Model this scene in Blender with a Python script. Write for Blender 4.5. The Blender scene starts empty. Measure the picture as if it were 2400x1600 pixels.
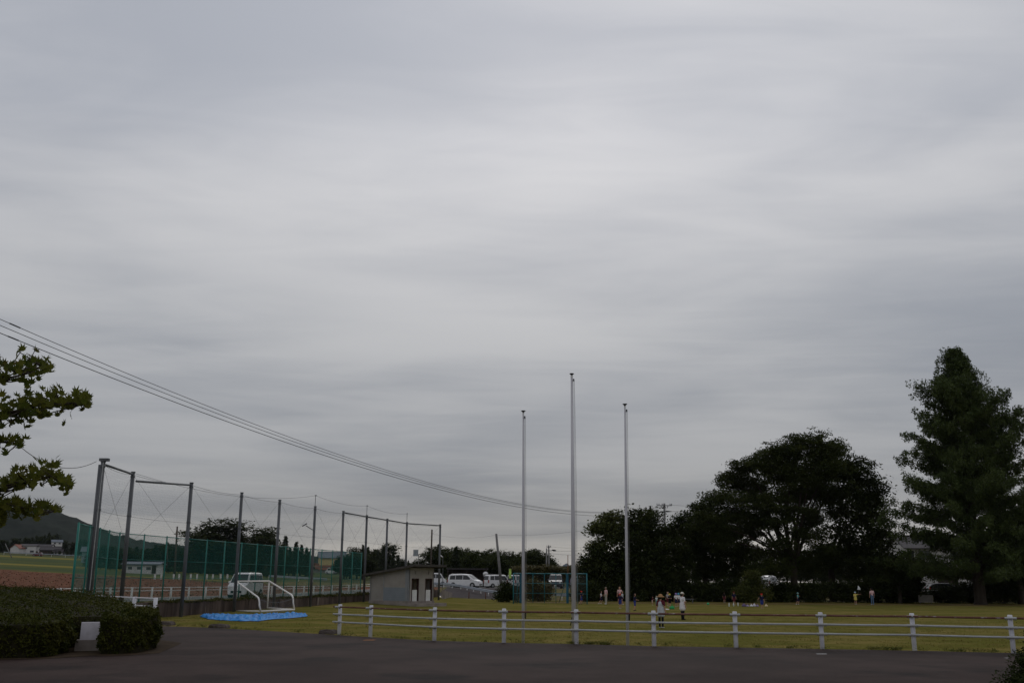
import bpy, bmesh, math, random
import numpy as np
from mathutils import Matrix, Vector

sc = bpy.context.scene
col = sc.collection
R = math.radians
random.seed(7)
rng = np.random.default_rng(7)

# ---------------------------------------------------------------- camera
FOC, CAMH, ROLL = 2333.0, 1.6, 0.006          # focal length in pixels of the 2400 px wide photograph
PITCH = math.atan(560 / FOC)
cam = bpy.data.cameras.new('camera'); camo = bpy.data.objects.new('camera', cam); col.objects.link(camo)
cam.sensor_width = 36; cam.lens = 36 * FOC / 2400; cam.clip_end = 20000; cam.clip_start = .1
CM = Matrix.Rotation(math.pi / 2 + PITCH, 3, 'X') @ Matrix.Rotation(ROLL, 3, 'Z')
camo.matrix_world = Matrix.Translation((0, 0, CAMH)) @ CM.to_4x4()
sc.camera = camo
sc.view_settings.view_transform = 'Standard'; sc.view_settings.look = 'None'
sc.view_settings.exposure = 0.0; sc.view_settings.gamma = 1.0
sc.cycles.max_bounces = 5; sc.cycles.diffuse_bounces = 2; sc.cycles.glossy_bounces = 2
sc.cycles.transmission_bounces = 2; sc.cycles.volume_bounces = 0; sc.cycles.transparent_max_bounces = 4
sc.render.use_persistent_data = False

# ---------------------------------------------------------------- world: overcast deck over a daylight sky
W = bpy.data.worlds.new('World'); sc.world = W; W.use_nodes = True
nt = W.node_tree; nt.nodes.clear()
def N(t, **k):
    n = nt.nodes.new(t)
    for a, b in k.items(): setattr(n, a, b)
    return n
def Lk(a, b): nt.links.new(a, b)
def Mth(op, a, b=None):
    n = N('ShaderNodeMath', operation=op)
    for i, v in enumerate((a, b)):
        if v is None: continue
        if isinstance(v, (int, float)): n.inputs[i].default_value = v
        else: Lk(v, n.inputs[i])
    return n.outputs[0]
SUN_EL, SUN_AZ = R(34), R(3)
CLOUD_OFF = (7.7, 11.2, 0)
tc = N('ShaderNodeTexCoord'); sp = N('ShaderNodeSeparateXYZ'); Lk(tc.outputs['Generated'], sp.inputs[0])
zc = Mth('MAXIMUM', sp.outputs[2], 0.0)
den = Mth('ADD', zc, 0.15)
px_ = Mth('DIVIDE', sp.outputs[0], den); py_ = Mth('DIVIDE', sp.outputs[1], den)
cx = N('ShaderNodeCombineXYZ'); Lk(px_, cx.inputs[0]); Lk(Mth('ADD', py_, Mth('MULTIPLY', Mth('MULTIPLY', px_, px_), .10)), cx.inputs[1])
def cloud(scale, sx, sy, rot, det, rough, dist, off):
    mp = N('ShaderNodeMapping'); mp.inputs['Scale'].default_value = (sx, sy, 1); mp.inputs['Rotation'].default_value = (0, 0, R(rot))
    mp.inputs['Location'].default_value = off
    Lk(cx.outputs[0], mp.inputs[0])
    n = N('ShaderNodeTexNoise'); n.inputs['Scale'].default_value = scale; n.inputs['Detail'].default_value = det
    n.inputs['Roughness'].default_value = rough; n.inputs['Distortion'].default_value = dist
    Lk(mp.outputs[0], n.inputs['Vector'])
    return n.outputs['Fac']
n1 = cloud(.95, .72, .9, -18, 2.0, .4, .4, CLOUD_OFF)
n2 = cloud(2.0, .6, 1.15, 22, 4, .5, .8, (1.2, 7.3, 0))
n3 = cloud(4.2, .55, 1.9, -9, 5, .55, .9, (5.5, 2.2, 0))
mix = Mth('ADD', Mth('MULTIPLY', n1, .60), Mth('ADD', Mth('MULTIPLY', n2, .28), Mth('MULTIPLY', n3, .12)))
mr = N('ShaderNodeMapRange'); mr.interpolation_type = 'SMOOTHSTEP'
for i, v in ((1, .32), (2, .66), (3, 0), (4, 1)): mr.inputs[i].default_value = v
Lk(mix, mr.inputs[0])
tint = N('ShaderNodeMix', data_type='RGBA'); Lk(mr.outputs[0], tint.inputs[0]); tint.inputs[6].default_value = (.685, .722, .785, 1); tint.inputs[7].default_value = (1.18, 1.175, 1.165, 1)
rp = N('ShaderNodeValToRGB'); Lk(zc, rp.inputs[0]); el = rp.color_ramp.elements
el[0].position = 0; el[0].color = (.39, .37, .345, 1); el[1].position = 1; el[1].color = (.50, .50, .52, 1)
for p, c in ((.03, (.365, .355, .34, 1)), (.065, (.285, .285, .292, 1)), (.12, (.315, .32, .335, 1)), (.18, (.365, .37, .385, 1)), (.24, (.41, .415, .43, 1)), (.32, (.475, .478, .495, 1)), (.42, (.56, .56, .578, 1)), (.60, (.58, .58, .60, 1))):
    e = el.new(p); e.color = c
# the deck is thinnest, and brightest, in front of the sun
dt = N('ShaderNodeVectorMath', operation='DOT_PRODUCT'); Lk(tc.outputs['Generated'], dt.inputs[0])
dt.inputs[1].default_value = (math.sin(SUN_AZ) * math.cos(SUN_EL), math.cos(SUN_AZ) * math.cos(SUN_EL), math.sin(SUN_EL))
glow = Mth('ADD', 1.0, Mth('MULTIPLY', Mth('POWER', Mth('MAXIMUM', dt.outputs['Value'], 0.0), 18.0), .16))
vm = N('ShaderNodeMix', data_type='RGBA', blend_type='MULTIPLY'); vm.inputs[0].default_value = 1
Lk(rp.outputs[0], vm.inputs[6]); Lk(tint.outputs[2], vm.inputs[7])
vg = N('ShaderNodeVectorMath', operation='SCALE'); Lk(vm.outputs[2], vg.inputs[0]); Lk(glow, vg.inputs['Scale'])
bgc = N('ShaderNodeBackground'); Lk(vg.outputs[0], bgc.inputs[0]); bgc.inputs[1].default_value = 1.0
sky = N('ShaderNodeTexSky', sky_type='NISHITA'); sky.sun_disc = False; sky.sun_elevation = SUN_EL; sky.sun_rotation = SUN_AZ
bgs = N('ShaderNodeBackground'); Lk(sky.outputs[0], bgs.inputs[0]); bgs.inputs[1].default_value = 0.06
ms = N('ShaderNodeMixShader'); ms.inputs[0].default_value = .94; Lk(bgs.outputs[0], ms.inputs[1]); Lk(bgc.outputs[0], ms.inputs[2])
wo = N('ShaderNodeOutputWorld'); Lk(ms.outputs[0], wo.inputs[0])

sun = bpy.data.lights.new('sun', 'SUN'); sun.energy = 0.5; sun.angle = R(25); sun.color = (1, .97, .93)
suno = bpy.data.objects.new('sun', sun); col.objects.link(suno)
suno.rotation_euler = (math.pi / 2 - SUN_EL, 0, math.pi - SUN_AZ); suno.location = (0, 0, 60)

# ---------------------------------------------------------------- helpers
def ray(x, y): return CM @ Vector(((x - 1200) / FOC, -(y - 800) / FOC, -1))
def P(x, y, Y): r = ray(x, y); return Vector((0, 0, CAMH)) + r * (Y / r.y)        # the place seen at (x, y), Y metres off
def G(x, y, z=0.): r = ray(x, y); return Vector((0, 0, CAMH)) + r * ((z - CAMH) / r.z)
def ss(a, b, x):
    t = min(1, max(0, (x - a) / (b - a))); return t * t * (3 - 2 * t)
def lerp(a, b, t): return a + (b - a) * t
def table(T, x):
    for (a, u), (b, v) in zip(T, T[1:]):
        if x <= b: return u + (v - u) * max(0, (x - a)) / (b - a)
    return T[-1][1]
def hsh(x, y, s=0):
    return (math.sin(x * 1.7 + s) * math.cos(y * 1.3 - s * 2) + .6 * math.sin(x * 3.9 + y * 2.7 + s * 3) + .4 * math.cos(y * 6.1 - x * 5.3 + s)) / 2

ORD = 'first second third fourth fifth sixth seventh eighth ninth tenth eleventh twelfth thirteenth fourteenth fifteenth sixteenth seventeenth eighteenth nineteenth twentieth'.split()
ORD += ['twenty-' + w for w in ORD[:9]] + ['thirtieth'] + ['thirty-' + w for w in ORD[:9]] + ['fortieth']
class MB:
    def __init__(s): s.v = []; s.f = []; s.m = []
    def add(s, vs, fs, mi=0):
        o = len(s.v); s.v += [tuple(v) for v in vs]; s.f += [tuple(i + o for i in f) for f in fs]; s.m += [mi] * len(fs); return s
    def box(s, c, d, rz=0, mi=0, rx=0, ry=0):
        M = Matrix.Rotation(rz, 3, 'Z') @ Matrix.Rotation(ry, 3, 'Y') @ Matrix.Rotation(rx, 3, 'X')
        vs = [Vector(c) + M @ Vector((x * d[0] / 2, y * d[1] / 2, z * d[2] / 2)) for x in (-1, 1) for y in (-1, 1) for z in (-1, 1)]
        return s.add(vs, [(0, 1, 3, 2), (4, 6, 7, 5), (0, 4, 5, 1), (2, 3, 7, 6), (0, 2, 6, 4), (1, 5, 7, 3)], mi)
    def path(s, pts, rs, n=8, mi=0, cap=True):
        pts = [Vector(p) for p in pts]
        if not hasattr(rs, '__len__'): rs = [rs] * len(pts)
        vs, u = [], None
        for i, p in enumerate(pts):
            d = (pts[min(i + 1, len(pts) - 1)] - pts[max(i - 1, 0)]).normalized()
            if u is None: u = d.orthogonal().normalized()
            else: u = (u - d * u.dot(d)).normalized()
            w = d.cross(u)
            vs += [p + (u * math.cos(a) + w * math.sin(a)) * rs[i] for a in [2 * math.pi * k / n for k in range(n)]]
        fs = [(i * n + k, i * n + (k + 1) % n, (i + 1) * n + (k + 1) % n, (i + 1) * n + k) for i in range(len(pts) - 1) for k in range(n)]
        if cap: fs += [tuple(range(n))[::-1], tuple((len(pts) - 1) * n + k for k in range(n))]
        return s.add(vs, fs, mi)
    def tube(s, a, b, r, r2=None, n=8, mi=0): return s.path([a, b], [r, r if r2 is None else r2], n, mi)
    def ell(s, c, r, nu=10, nv=6, mi=0):
        c = Vector(c); vs = [c + Vector((0, 0, r[2]))]
        for j in range(1, nv):
            t = math.pi * j / nv
            vs += [c + Vector((r[0] * math.sin(t) * math.cos(a), r[1] * math.sin(t) * math.sin(a), r[2] * math.cos(t))) for a in [2 * math.pi * k / nu for k in range(nu)]]
        vs.append(c - Vector((0, 0, r[2]))); L = len(vs) - 1
        fs = [(0, 1 + k, 1 + (k + 1) % nu) for k in range(nu)]
        for j in range(nv - 2):
            fs += [(1 + j * nu + k, 1 + (j + 1) * nu + k, 1 + (j + 1) * nu + (k + 1) % nu, 1 + j * nu + (k + 1) % nu) for k in range(nu)]
        fs += [(L, 1 + (nv - 2) * nu + (k + 1) % nu, 1 + (nv - 2) * nu + k) for k in range(nu)]
        return s.add(vs, fs, mi)
    def slab(s, poly, off, mi=0):                 # a flat polygon given thickness along off
        a = [Vector(p) for p in poly]; n = len(a); o = Vector(off)
        return s.add(a + [p + o for p in a], [tuple(range(n))[::-1], tuple(range(n, 2 * n))] + [(i, (i + 1) % n, n + (i + 1) % n, n + i) for i in range(n)], mi)
    def shift(s, d):
        d = Vector(d); s.v = [tuple(Vector(v) + d) for v in s.v]; return s
    def mesh(s, name, mats, smooth=False):
        me = bpy.data.meshes.new(name); me.from_pydata(s.v, [], s.f)
        for m in (mats if isinstance(mats, (list, tuple)) else [mats]): me.materials.append(m)
        me.polygons.foreach_set('material_index', s.m)
        bm = bmesh.new(); bm.from_mesh(me); bmesh.ops.recalc_face_normals(bm, faces=bm.faces); bm.to_mesh(me); bm.free()
        if smooth: me.polygons.foreach_set('use_smooth', [True] * len(me.polygons))
        me.update(); return me
    def build(s, name, mats, parent=None, smooth=False, loc=None):
        return link(name, s.mesh(name, mats, smooth), parent, loc)

def link(name, me, parent=None, loc=None):
    o = bpy.data.objects.new(name, me); col.objects.link(o)
    if parent: o.parent = parent
    if loc is not None: o.location = loc
    return o
def tag(o, label=None, cat=None, group=None, kind=None):
    if label: o['label'] = label
    if cat: o['category'] = cat
    if group: o['group'] = group
    if kind: o['kind'] = kind
    return o
def thing(name, label, cat, loc=(0, 0, 0), rz=0, group=None):
    o = bpy.data.objects.new(name, None); col.objects.link(o); o.location = loc; o.rotation_euler = (0, 0, rz); o.empty_display_size = .2
    return tag(o, label, cat, group)
def copy_tree(o, parent=None):
    c = o.copy(); col.objects.link(c)
    if parent: c.parent = parent
    for ch in list(o.children): copy_tree(ch, c)
    return c
def wpart(root, name, mb, mats, smooth=False, parent=None):      # a part given in world coordinates
    o = mb.shift(-Vector(root.location)).build(name, mats, parent or root, smooth); return o
def cards(C, L, Wd, up=.35, seed=1, droop=0.):
    """leaf-shaped quads at the points C"""
    r = np.random.default_rng(seed); n = len(C)
    nr = r.normal(size=(n, 3)); nr[:, 2] = np.abs(nr[:, 2]) + up * 2; nr /= np.linalg.norm(nr, axis=1)[:, None]
    t = r.normal(size=(n, 3)); t[:, 2] -= droop; t -= nr * (t * nr).sum(1)[:, None]; t /= np.linalg.norm(t, axis=1)[:, None] + 1e-9
    b = np.cross(nr, t); s = r.uniform(.65, 1.3, n)[:, None]
    a = t * (L * s / 2); b = b * (Wd * s / 2)
    V = np.stack([C - a, C + b - a * .1, C + a, C - b - a * .1], 1).reshape(-1, 3)
    return V
def cards_mesh(name, V, mat):
    n = len(V) // 4; me = bpy.data.meshes.new(name)
    me.vertices.add(4 * n); me.vertices.foreach_set('co', V.astype(np.float32).ravel())
    me.loops.add(4 * n); me.loops.foreach_set('vertex_index', np.arange(4 * n, dtype=np.int32))
    me.polygons.add(n); me.polygons.foreach_set('loop_start', np.arange(0, 4 * n, 4, dtype=np.int32))
    me.materials.append(mat); me.update(calc_edges=True); return me

# ---------------------------------------------------------------- materials
def mat(name, c1, c2=None, scale=4., rough=.8, metal=0., bump=0., det=4., stretch=(1, 1, 1), world=False, lo=.35, hi=.65, spec=None, trans=0., c3=None, s3=40., f3=.5, bs=None):
    m = bpy.data.materials.new(name); m.use_nodes = True; t = m.node_tree; b = t.nodes['Principled BSDF']
    b.inputs['Roughness'].default_value = rough; b.inputs['Metallic'].default_value = metal; b.inputs['Specular IOR Level'].default_value = (.04 if rough > .78 else .12 if rough > .55 else .3) if spec is None else spec
    b.inputs['Base Color'].default_value = (*c1, 1)
    if c2 is None: return m
    if world: g = t.nodes.new('ShaderNodeNewGeometry'); vec = g.outputs['Position']
    else: g = t.nodes.new('ShaderNodeTexCoord'); vec = g.outputs['Object']
    mp = t.nodes.new('ShaderNodeMapping'); mp.inputs['Scale'].default_value = stretch; t.links.new(vec, mp.inputs[0])
    def noise(s, d=det):
        n = t.nodes.new('ShaderNodeTexNoise'); n.inputs['Scale'].default_value = s; n.inputs['Detail'].default_value = d
        n.inputs['Roughness'].default_value = .6; t.links.new(mp.outputs[0], n.inputs['Vector']); return n.outputs['Fac']
    def rampmix(fac, a, bcol, l, h):
        r = t.nodes.new('ShaderNodeMapRange'); r.inputs[1].default_value = l; r.inputs[2].default_value = h; t.links.new(fac, r.inputs[0])
        x = t.nodes.new('ShaderNodeMix'); x.data_type = 'RGBA'; t.links.new(r.outputs[0], x.inputs[0])
        if isinstance(a, tuple): x.inputs[6].default_value = (*a, 1)
        else: t.links.new(a, x.inputs[6])
        x.inputs[7].default_value = (*bcol, 1); return x.outputs[2]
    f = noise(scale); c = rampmix(f, c1, c2, lo, hi)
    if c3 is not None: c = rampmix(noise(s3, 3), c, c3, f3, f3 + .15)
    t.links.new(c, b.inputs['Base Color'])
    if bump:
        bn = t.nodes.new('ShaderNodeBump'); bn.inputs['Strength'].default_value = bump; bn.inputs['Distance'].default_value = .05
        t.links.new(noise(bs or scale * 4), bn.inputs['Height']); t.links.new(bn.outputs[0], b.inputs['Normal'])
    if trans:
        tr = t.nodes.new('ShaderNodeBsdfTranslucent'); t.links.new(c, tr.inputs[0])
        mx = t.nodes.new('ShaderNodeMixShader'); mx.inputs[0].default_value = trans
        out = t.nodes['Material Output']; t.links.new(b.outputs[0], mx.inputs[1]); t.links.new(tr.outputs[0], mx.inputs[2]); t.links.new(mx.outputs[0], out.inputs[0])
    return m
M_asph = mat('asphalt', (.030, .0205, .0185), (.052, .036, .0325), .35, .82, 0, .5, 7, world=True, lo=.38, hi=.62, c3=(.019, .0155, .015), s3=.38, f3=.55, bs=60)
M_asph2 = mat('road_asphalt', (.085, .083, .082), (.12, .117, .115), .6, .9, 0, .3, 5, world=True)
M_ramp = mat('ramp_asphalt', (.042, .035, .036), (.065, .055, .055), .6, .9, 0, .3, 5, world=True)
M_lawn = mat('lawn_grass', (.116, .110, .028), (.185, .148, .050), .22, .95, 0, .6, 7, stretch=(.8, 1.6, 1), world=True, lo=.42, hi=.58, c3=(.098, .100, .022), s3=1.3, f3=.5, bs=22, spec=0.)
M_dry = mat('dry_earth', (.125, .092, .034), (.16, .118, .045), .8, .95, 0, .4, 5, world=True)
M_bank = mat('bank_grass', (.075, .075, .022), (.14, .115, .045), .9, .95, 0, .6, 5, world=True, c3=(.13, .07, .035), s3=.6, f3=.55)
M_soil = mat('crop_soil', (.098, .036, .019), (.148, .064, .036), .55, .95, 0, .8, 8, stretch=(1, 1, 1), world=True, c3=(.15, .098, .062), s3=2.6, f3=.58, bs=6)
M_rice = mat('rice_green', (.048, .062, .012), (.078, .084, .018), .12, .95, 0, .3, 5, world=True)
M_ricey = mat('rice_yellow', (.15, .13, .022), (.18, .15, .03), .12, .95, 0, .3, 5, world=True)
M_riced = mat('levee_green', (.035, .055, .018), (.06, .075, .02), .2, .95, 0, .3, 5, world=True)
M_scrub = mat('scrub', (.035, .045, .016), (.07, .07, .025), .15, .95, 0, .5, 5, world=True)
M_hill = mat('hill_forest', (.007, .011, .009), (.015, .021, .015), .03, .95, 0, 1., 8, world=True, bs=.12)
M_mtn = mat('mountain', (.03, .045, .06), (.05, .06, .07), .002, 1, world=True)
M_gal = mat('galvanised', (.12, .125, .135), (.19, .195, .205), 3, .6, .25, 0, 4)
M_gald = mat('pole_steel', (.095, .10, .105), (.14, .145, .155), 2, .6, .3, 0, 4, stretch=(1, 1, .3))
M_white = mat('white_paint', (.52, .52, .57), (.66, .66, .70), 5, .5, 0, 0, 5, c3=(.36, .33, .32), s3=9, f3=.66)
M_whitec = mat('white_metal', (.60, .60, .58), (.70, .70, .68), 4, .5)
M_rail = mat('rail_paint', (.30, .31, .31), (.42, .43, .44), 3, .5, 0, 0, 5, stretch=(.6, .6, 3), c3=(.55, .55, .55), s3=7, f3=.63)
M_rust = mat('rusty_rail', (.10, .045, .038), (.17, .085, .07), 5, .85, 0, .2, 6, stretch=(.7, .7, 2), c3=(.36, .33, .32), s3=9, f3=.60)
M_conc = mat('concrete', (.20, .17, .15), (.30, .265, .24), 1.2, .9, 0, .3, 6)
M_wall = mat('stained_wall', (.05, .038, .032), (.13, .10, .085), 1.0, .92, 0, .3, 6, stretch=(1.6, 1.6, .25), c3=(.26, .22, .19), s3=1.3, f3=.62)
M_green = mat('green_pipe', (.015, .14, .115), (.02, .19, .155), 2, .5)
M_gmesh = mat('green_mesh', (.022, .13, .105), (.03, .16, .13), 2, .6)
M_net = mat('net_cord', (.05, .055, .055), (.07, .075, .075), 2, .8)
M_cable = mat('cable', (.02, .02, .022), (.03, .03, .03), 2, .6)
M_tarp = mat('blue_tarp', (.008, .12, .40), (.016, .24, .60), 3, .6, 0, .3, 5, spec=.08)
M_bark = mat('bark', (.055, .042, .032), (.10, .08, .062), 4, .95, 0, .6, 6, stretch=(1, 1, .25))
M_barkd = mat('dark_bark', (.035, .028, .022), (.06, .05, .04), 4, .95, 0, .6, 6, stretch=(1, 1, .25))
M_leafz = mat('zelkova_leaf', (.028, .038, .012), (.048, .058, .016), .5, .8, trans=.15)
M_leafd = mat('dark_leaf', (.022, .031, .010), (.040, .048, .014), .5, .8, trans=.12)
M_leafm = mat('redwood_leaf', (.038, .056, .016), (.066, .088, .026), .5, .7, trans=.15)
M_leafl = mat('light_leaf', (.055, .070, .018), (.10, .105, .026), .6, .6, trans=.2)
M_leafo = mat('olive_leaf', (.07, .06, .016), (.10, .085, .022), .6, .6, trans=.15)
M_con = mat('conifer_leaf', (.022, .030, .014), (.036, .046, .020), .4, .75, trans=.05)
M_aza = mat('azalea_leaf', (.024, .034, .006), (.055, .055, .010), 1.1, .7, trans=.12, spec=.04, c3=(.085, .075, .02), s3=5, f3=.62)
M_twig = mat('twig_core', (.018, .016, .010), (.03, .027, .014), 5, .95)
M_map = mat('maple_leaf', (.045, .064, .010), (.115, .115, .018), 3, .7, trans=.5, world=True, c3=(.12, .035, .02), s3=2.2, f3=.66)
M_grassb = mat('grass_blade', (.07, .09, .02), (.13, .12, .035), 3, .8, trans=.2)
M_stone = mat('kerb_stone', (.07, .055, .05), (.13, .11, .10), 5, .95, 0, .6, 6)
M_glass = mat('car_glass', (.012, .014, .017), rough=.08, spec=.5)
M_wind = mat('window_glass', (.03, .034, .04), rough=.1, spec=.5)
M_carw = mat('car_white', (.70, .70, .71), (.74, .74, .75), 2, .25, spec=.5)
M_carb = mat('car_navy', (.035, .04, .055), (.04, .045, .06), 2, .25, spec=.5)
M_carg = mat('car_grey', (.20, .22, .25), (.22, .24, .27), 2, .3, spec=.5)
M_card = mat('car_black', (.018, .018, .02), (.022, .022, .025), 2, .25, spec=.5)
M_tyre = mat('tyre', (.015, .015, .015), (.022, .022, .022), 6, .9)
M_alloy = mat('alloy', (.35, .35, .36), (.42, .42, .43), 5, .4, .6)
M_lampw = mat('headlight', (.55, .57, .58), (.65, .65, .66), 5, .15, spec=.6)
M_lampr = mat('tail_light', (.25, .02, .02), (.32, .03, .03), 5, .2, spec=.5)
M_plate = mat('plate', (.55, .55, .50), (.6, .6, .55), 5, .5)
M_black = mat('black_plastic', (.016, .016, .017), (.022, .022, .023), 5, .6)
# ---------------------------------------------------------------- terrain
POLES = [G(x, y, 7.31) for x, y in ((242, 1083), (312, 1107), (449, 1132), (567, 1155), (656, 1172), (739, 1187), (805, 1198), (860, 1208), (908, 1216), (954, 1224), (1032, 1229))]
def wallx(Y):                                              # line of the retaining wall
    if Y >= 59: return -21.02 + .217 * (Y - 59)
    return table(((0, -14.5), (40, -17.5), (50, -18.9), (59, -21.02)), Y)
def fz(X, Y):                                              # the sports field
    w = X - wallx(Y)
    return -.62 + .14 * (1 - ss(0, 4, w)) * ss(62, 72, Y) + .16 * ss(80, 92, Y) * (1 - ss(3, 10, w)) + .05 * ss(90, 118, Y)
def lz(X, Y):                                              # farmland left of the wall
    t = max(0, min(Y, 700) - 90); L = max(0, min(-X, 300) - 30)
    return .25 + .0095 * t + .04 * L * ss(40, 90, Y)
def rz_(X, Y): return -.57 + 1.17 * ss(118, 138, Y)
def tz(X, Y):
    if Y < 118: return fz(X, Y) if X > wallx(Y) else lz(X, Y)
    return lerp(lz(X, Y), rz_(X, Y), ss(-9.5, -7, X))
def grid(name, pts, mats, cellmat=None, kind='structure', skip=None):
    nr, nc = len(pts), len(pts[0]); mb = MB(); fs, ms_ = [], []
    for i in range(nr - 1):
        for j in range(nc - 1):
            if skip and skip(i, j): continue
            fs.append((i * nc + j, i * nc + j + 1, (i + 1) * nc + j + 1, (i + 1) * nc + j)); ms_.append(cellmat(i, j) if cellmat else 0)
    mb.v = [tuple(p) for r in pts for p in r]; mb.f = fs; mb.m = ms_
    o = mb.build(name, mats, smooth=True)
    if kind: o['kind'] = kind
    return o
# field lawn
Ys = [15, 20, 25, 30, 35, 40, 45, 50, 54, 57, 59, 61, 63, 65, 67, 69, 71, 73, 76, 79, 82, 85, 88, 91, 94, 97, 100, 103, 106, 109, 110.5, 112, 114, 116, 118]
us = [0, 1, 2, 3, 4, 5, 6, 8, 10, 14, 20, 28, 40, 55, 75, 110, 160]
edge_j = {}
grid('lawn', [[(wallx(Y) + u, Y, fz(wallx(Y) + u, Y)) for u in us] for Y in Ys], [M_lawn, M_dry],
     lambda i, j: 0)
# worn strip of dry earth along the far edge of the lawn
def strip(name, left, right, zo, m, ny=1, kind='structure'):
    pts = []
    n = len(left)
    for (a, b) in zip(left, right): pts.append([(lerp(a[0], b[0], k / ny), lerp(a[1], b[1], k / ny), 0) for k in range(ny + 1)])
    pts = [[(x, y, tz(x, y) + zo) for x, y, _ in r] for r in pts]
    o = grid(name, pts, m, kind=kind); return o
xs = [1 + 3 * i for i in range(26)]
strip('earth_strip', [(x, 104.5 + .9 * math.sin(x * .5) + .5 * math.sin(x * 1.3)) for x in xs], [(x, 110 + .8 * math.sin(x * .4 + 1)) for x in xs], .012, M_dry, 4)
# farmland beside the road
Yl = [30, 36, 42, 46, 50, 53, 56, 59, 62, 65, 68, 71, 74, 77, 80, 83, 86, 89, 92, 95, 98, 101, 104, 107, 110, 114, 118]
ul = [0, .5, 1.2, 2.2, 8.2, 9, 11, 14, 18, 24, 32, 42, 55, 75, 100, 140, 200]
LG = [[(wallx(Y) - u, Y, lz(wallx(Y) - u, Y)) for u in ul] for Y in Yl]
grid('roadside_ground', LG, [M_bank, M_soil], lambda i, j: 1 if j >= 5 else 0)
def roadstrip(name, ua, ub, zo, m):
    def pt(u, k):
        a, b = LG[k][3], LG[k][4]; t = (u - 2.2) / 6; return tuple(lerp(a[q], b[q], t) + (zo if q == 2 else 0) for q in range(3))
    return grid(name, [[pt(ua, k), pt(ub, k)] for k in range(len(Yl))], m)
roadstrip('road', 2.25, 8.15, .02, M_asph2)
roadstrip('road_line', 7.55, 7.72, .025, M_whitec)
roadstrip('road_line', 2.75, 2.90, .025, M_whitec)
# ground beyond
Yf = list(range(118, 166, 2)) + [170, 176, 184, 192, 200, 210, 220, 232, 244, 256, 270, 285, 300, 320, 340, 365, 390, 420, 460, 500, 560, 640, 760, 1000, 1500, 2500, 4000, 7000]
Xf = [-5000, -2500, -1400, -900, -600, -450, -350, -300, -250, -210, -180, -150, -125, -105, -88, -74, -62, -52, -44, -36, -30, -26, -22, -18, -14, -11, -9.5, -9, -8.5, -8, -7.5, -7, -6, -4, -2, 0, 2, 4, 8, 12, 16, 20, 30, 40, 60, 80, 120, 200, 400, 900, 2000, 5000]
FM = [M_bank, M_soil, M_rice, M_ricey, M_riced, M_scrub]
def fcell(i, j):
    X, Y = (Xf[j] + Xf[j + 1]) / 2, (Yf[i] + Yf[i + 1]) / 2
    if X > -9: return 0 if Y < 166 else 5
    if Y < 136 + min(40, max(0, (-X - 20) * .35)): return 1
    if X > -35: return 0 if Y < 175 else 5
    if Y > 470: return 5
    k = Yf.index(Yf[i]) + (1 if X < -150 else 0)
    return (4, 2, 3, 4, 2, 4)[(k // 2) % 6]
grid('far_ground', [[(X, Y, tz(X, Y)) for X in Xf] for Y in Yf], FM, fcell)
# ramp and parking lot, laid on the same rows
def lot(name, x0, x1, y0, y1, zo, m):
    xx = [x for x in Xf if x0 < x < x1]; xx = [x0] + xx + [x1]; yy = [y for y in Yf if y0 <= y <= y1]
    return grid(name, [[(x, y, tz(x, y) + zo) for x in xx] for y in yy], m)
lot('ramp', -8.4, -1.2, 118, 138, .02, M_ramp)
lot('parking_lot', -16, 13, 138, 162, .02, M_asph2)
# asphalt forecourt: a slab that stands proud of the field
EP = [(-60, 42, 0), (-20, 39.5, 0), (-14.5, 37.2, 0)] + [tuple(G(x, y)) for x, y in ((380, 1466), (500, 1470), (640, 1478), (790, 1487), (868, 1492), (1018, 1500), (1181, 1505), (1351, 1508), (1533, 1513), (1725, 1516), (1927, 1519.5), (2143, 1523.5), (2375, 1529))] + [(14.2, 24.1, 0), (40, 17.5, 0)]
def edge_y(X): return table([(p[0], p[1]) for p in EP], X)
mb = MB(); fx = []
for (a, b) in zip(EP, EP[1:]):
    n = max(1, int((b[0] - a[0]) / .5)) if -16 < a[0] < 14 else 1
    for k in range(n):
        t = k / n; X = lerp(a[0], b[0], t); fx.append((X, lerp(a[1], b[1], t) + (.05 * hsh(X * 2, 3) if -14 < X < 13 else 0)))
fx.append(EP[-1][:2])
top = [[(x, -30, 0) for x, y in fx], [(x, 10, 0) for x, y in fx], [(x, 16, .0) for x, y in fx], [(x, y, 0) for x, y in fx], [(x, y + .02, -.9) for x, y in fx]]
grid('asphalt_yard', top, M_asph)
# bank of grass between slab and field
grid('grass_bank', [[(x, y + .0, -.035) for x, y in fx], [(x, y + .35, -.10 + .02 * hsh(x, 1)) for x, y in fx], [(x, y + 1.6, -.70) for x, y in fx]], M_lawn)
# soil of the planting bed under the hedge
grid('planting_bed', [[(x, y, .006) for x, y in ((-20, 20.2), (-13, 20.5), (-10.8, 20.75), (-9.5, 21.2), (-8.9, 22.0), (-8.2, 22.2), (-7.75, 23.0))], [(x, y, .006) for x, y in ((-24, 34), (-22, 34), (-19, 34), (-16, 33), (-13.2, 32), (-11.5, 30.5), (-8.4, 26.6))]], mat('bed_soil', (.035, .024, .016), (.06, .042, .026), 3, .95, 0, .6, 6, world=True))
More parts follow.
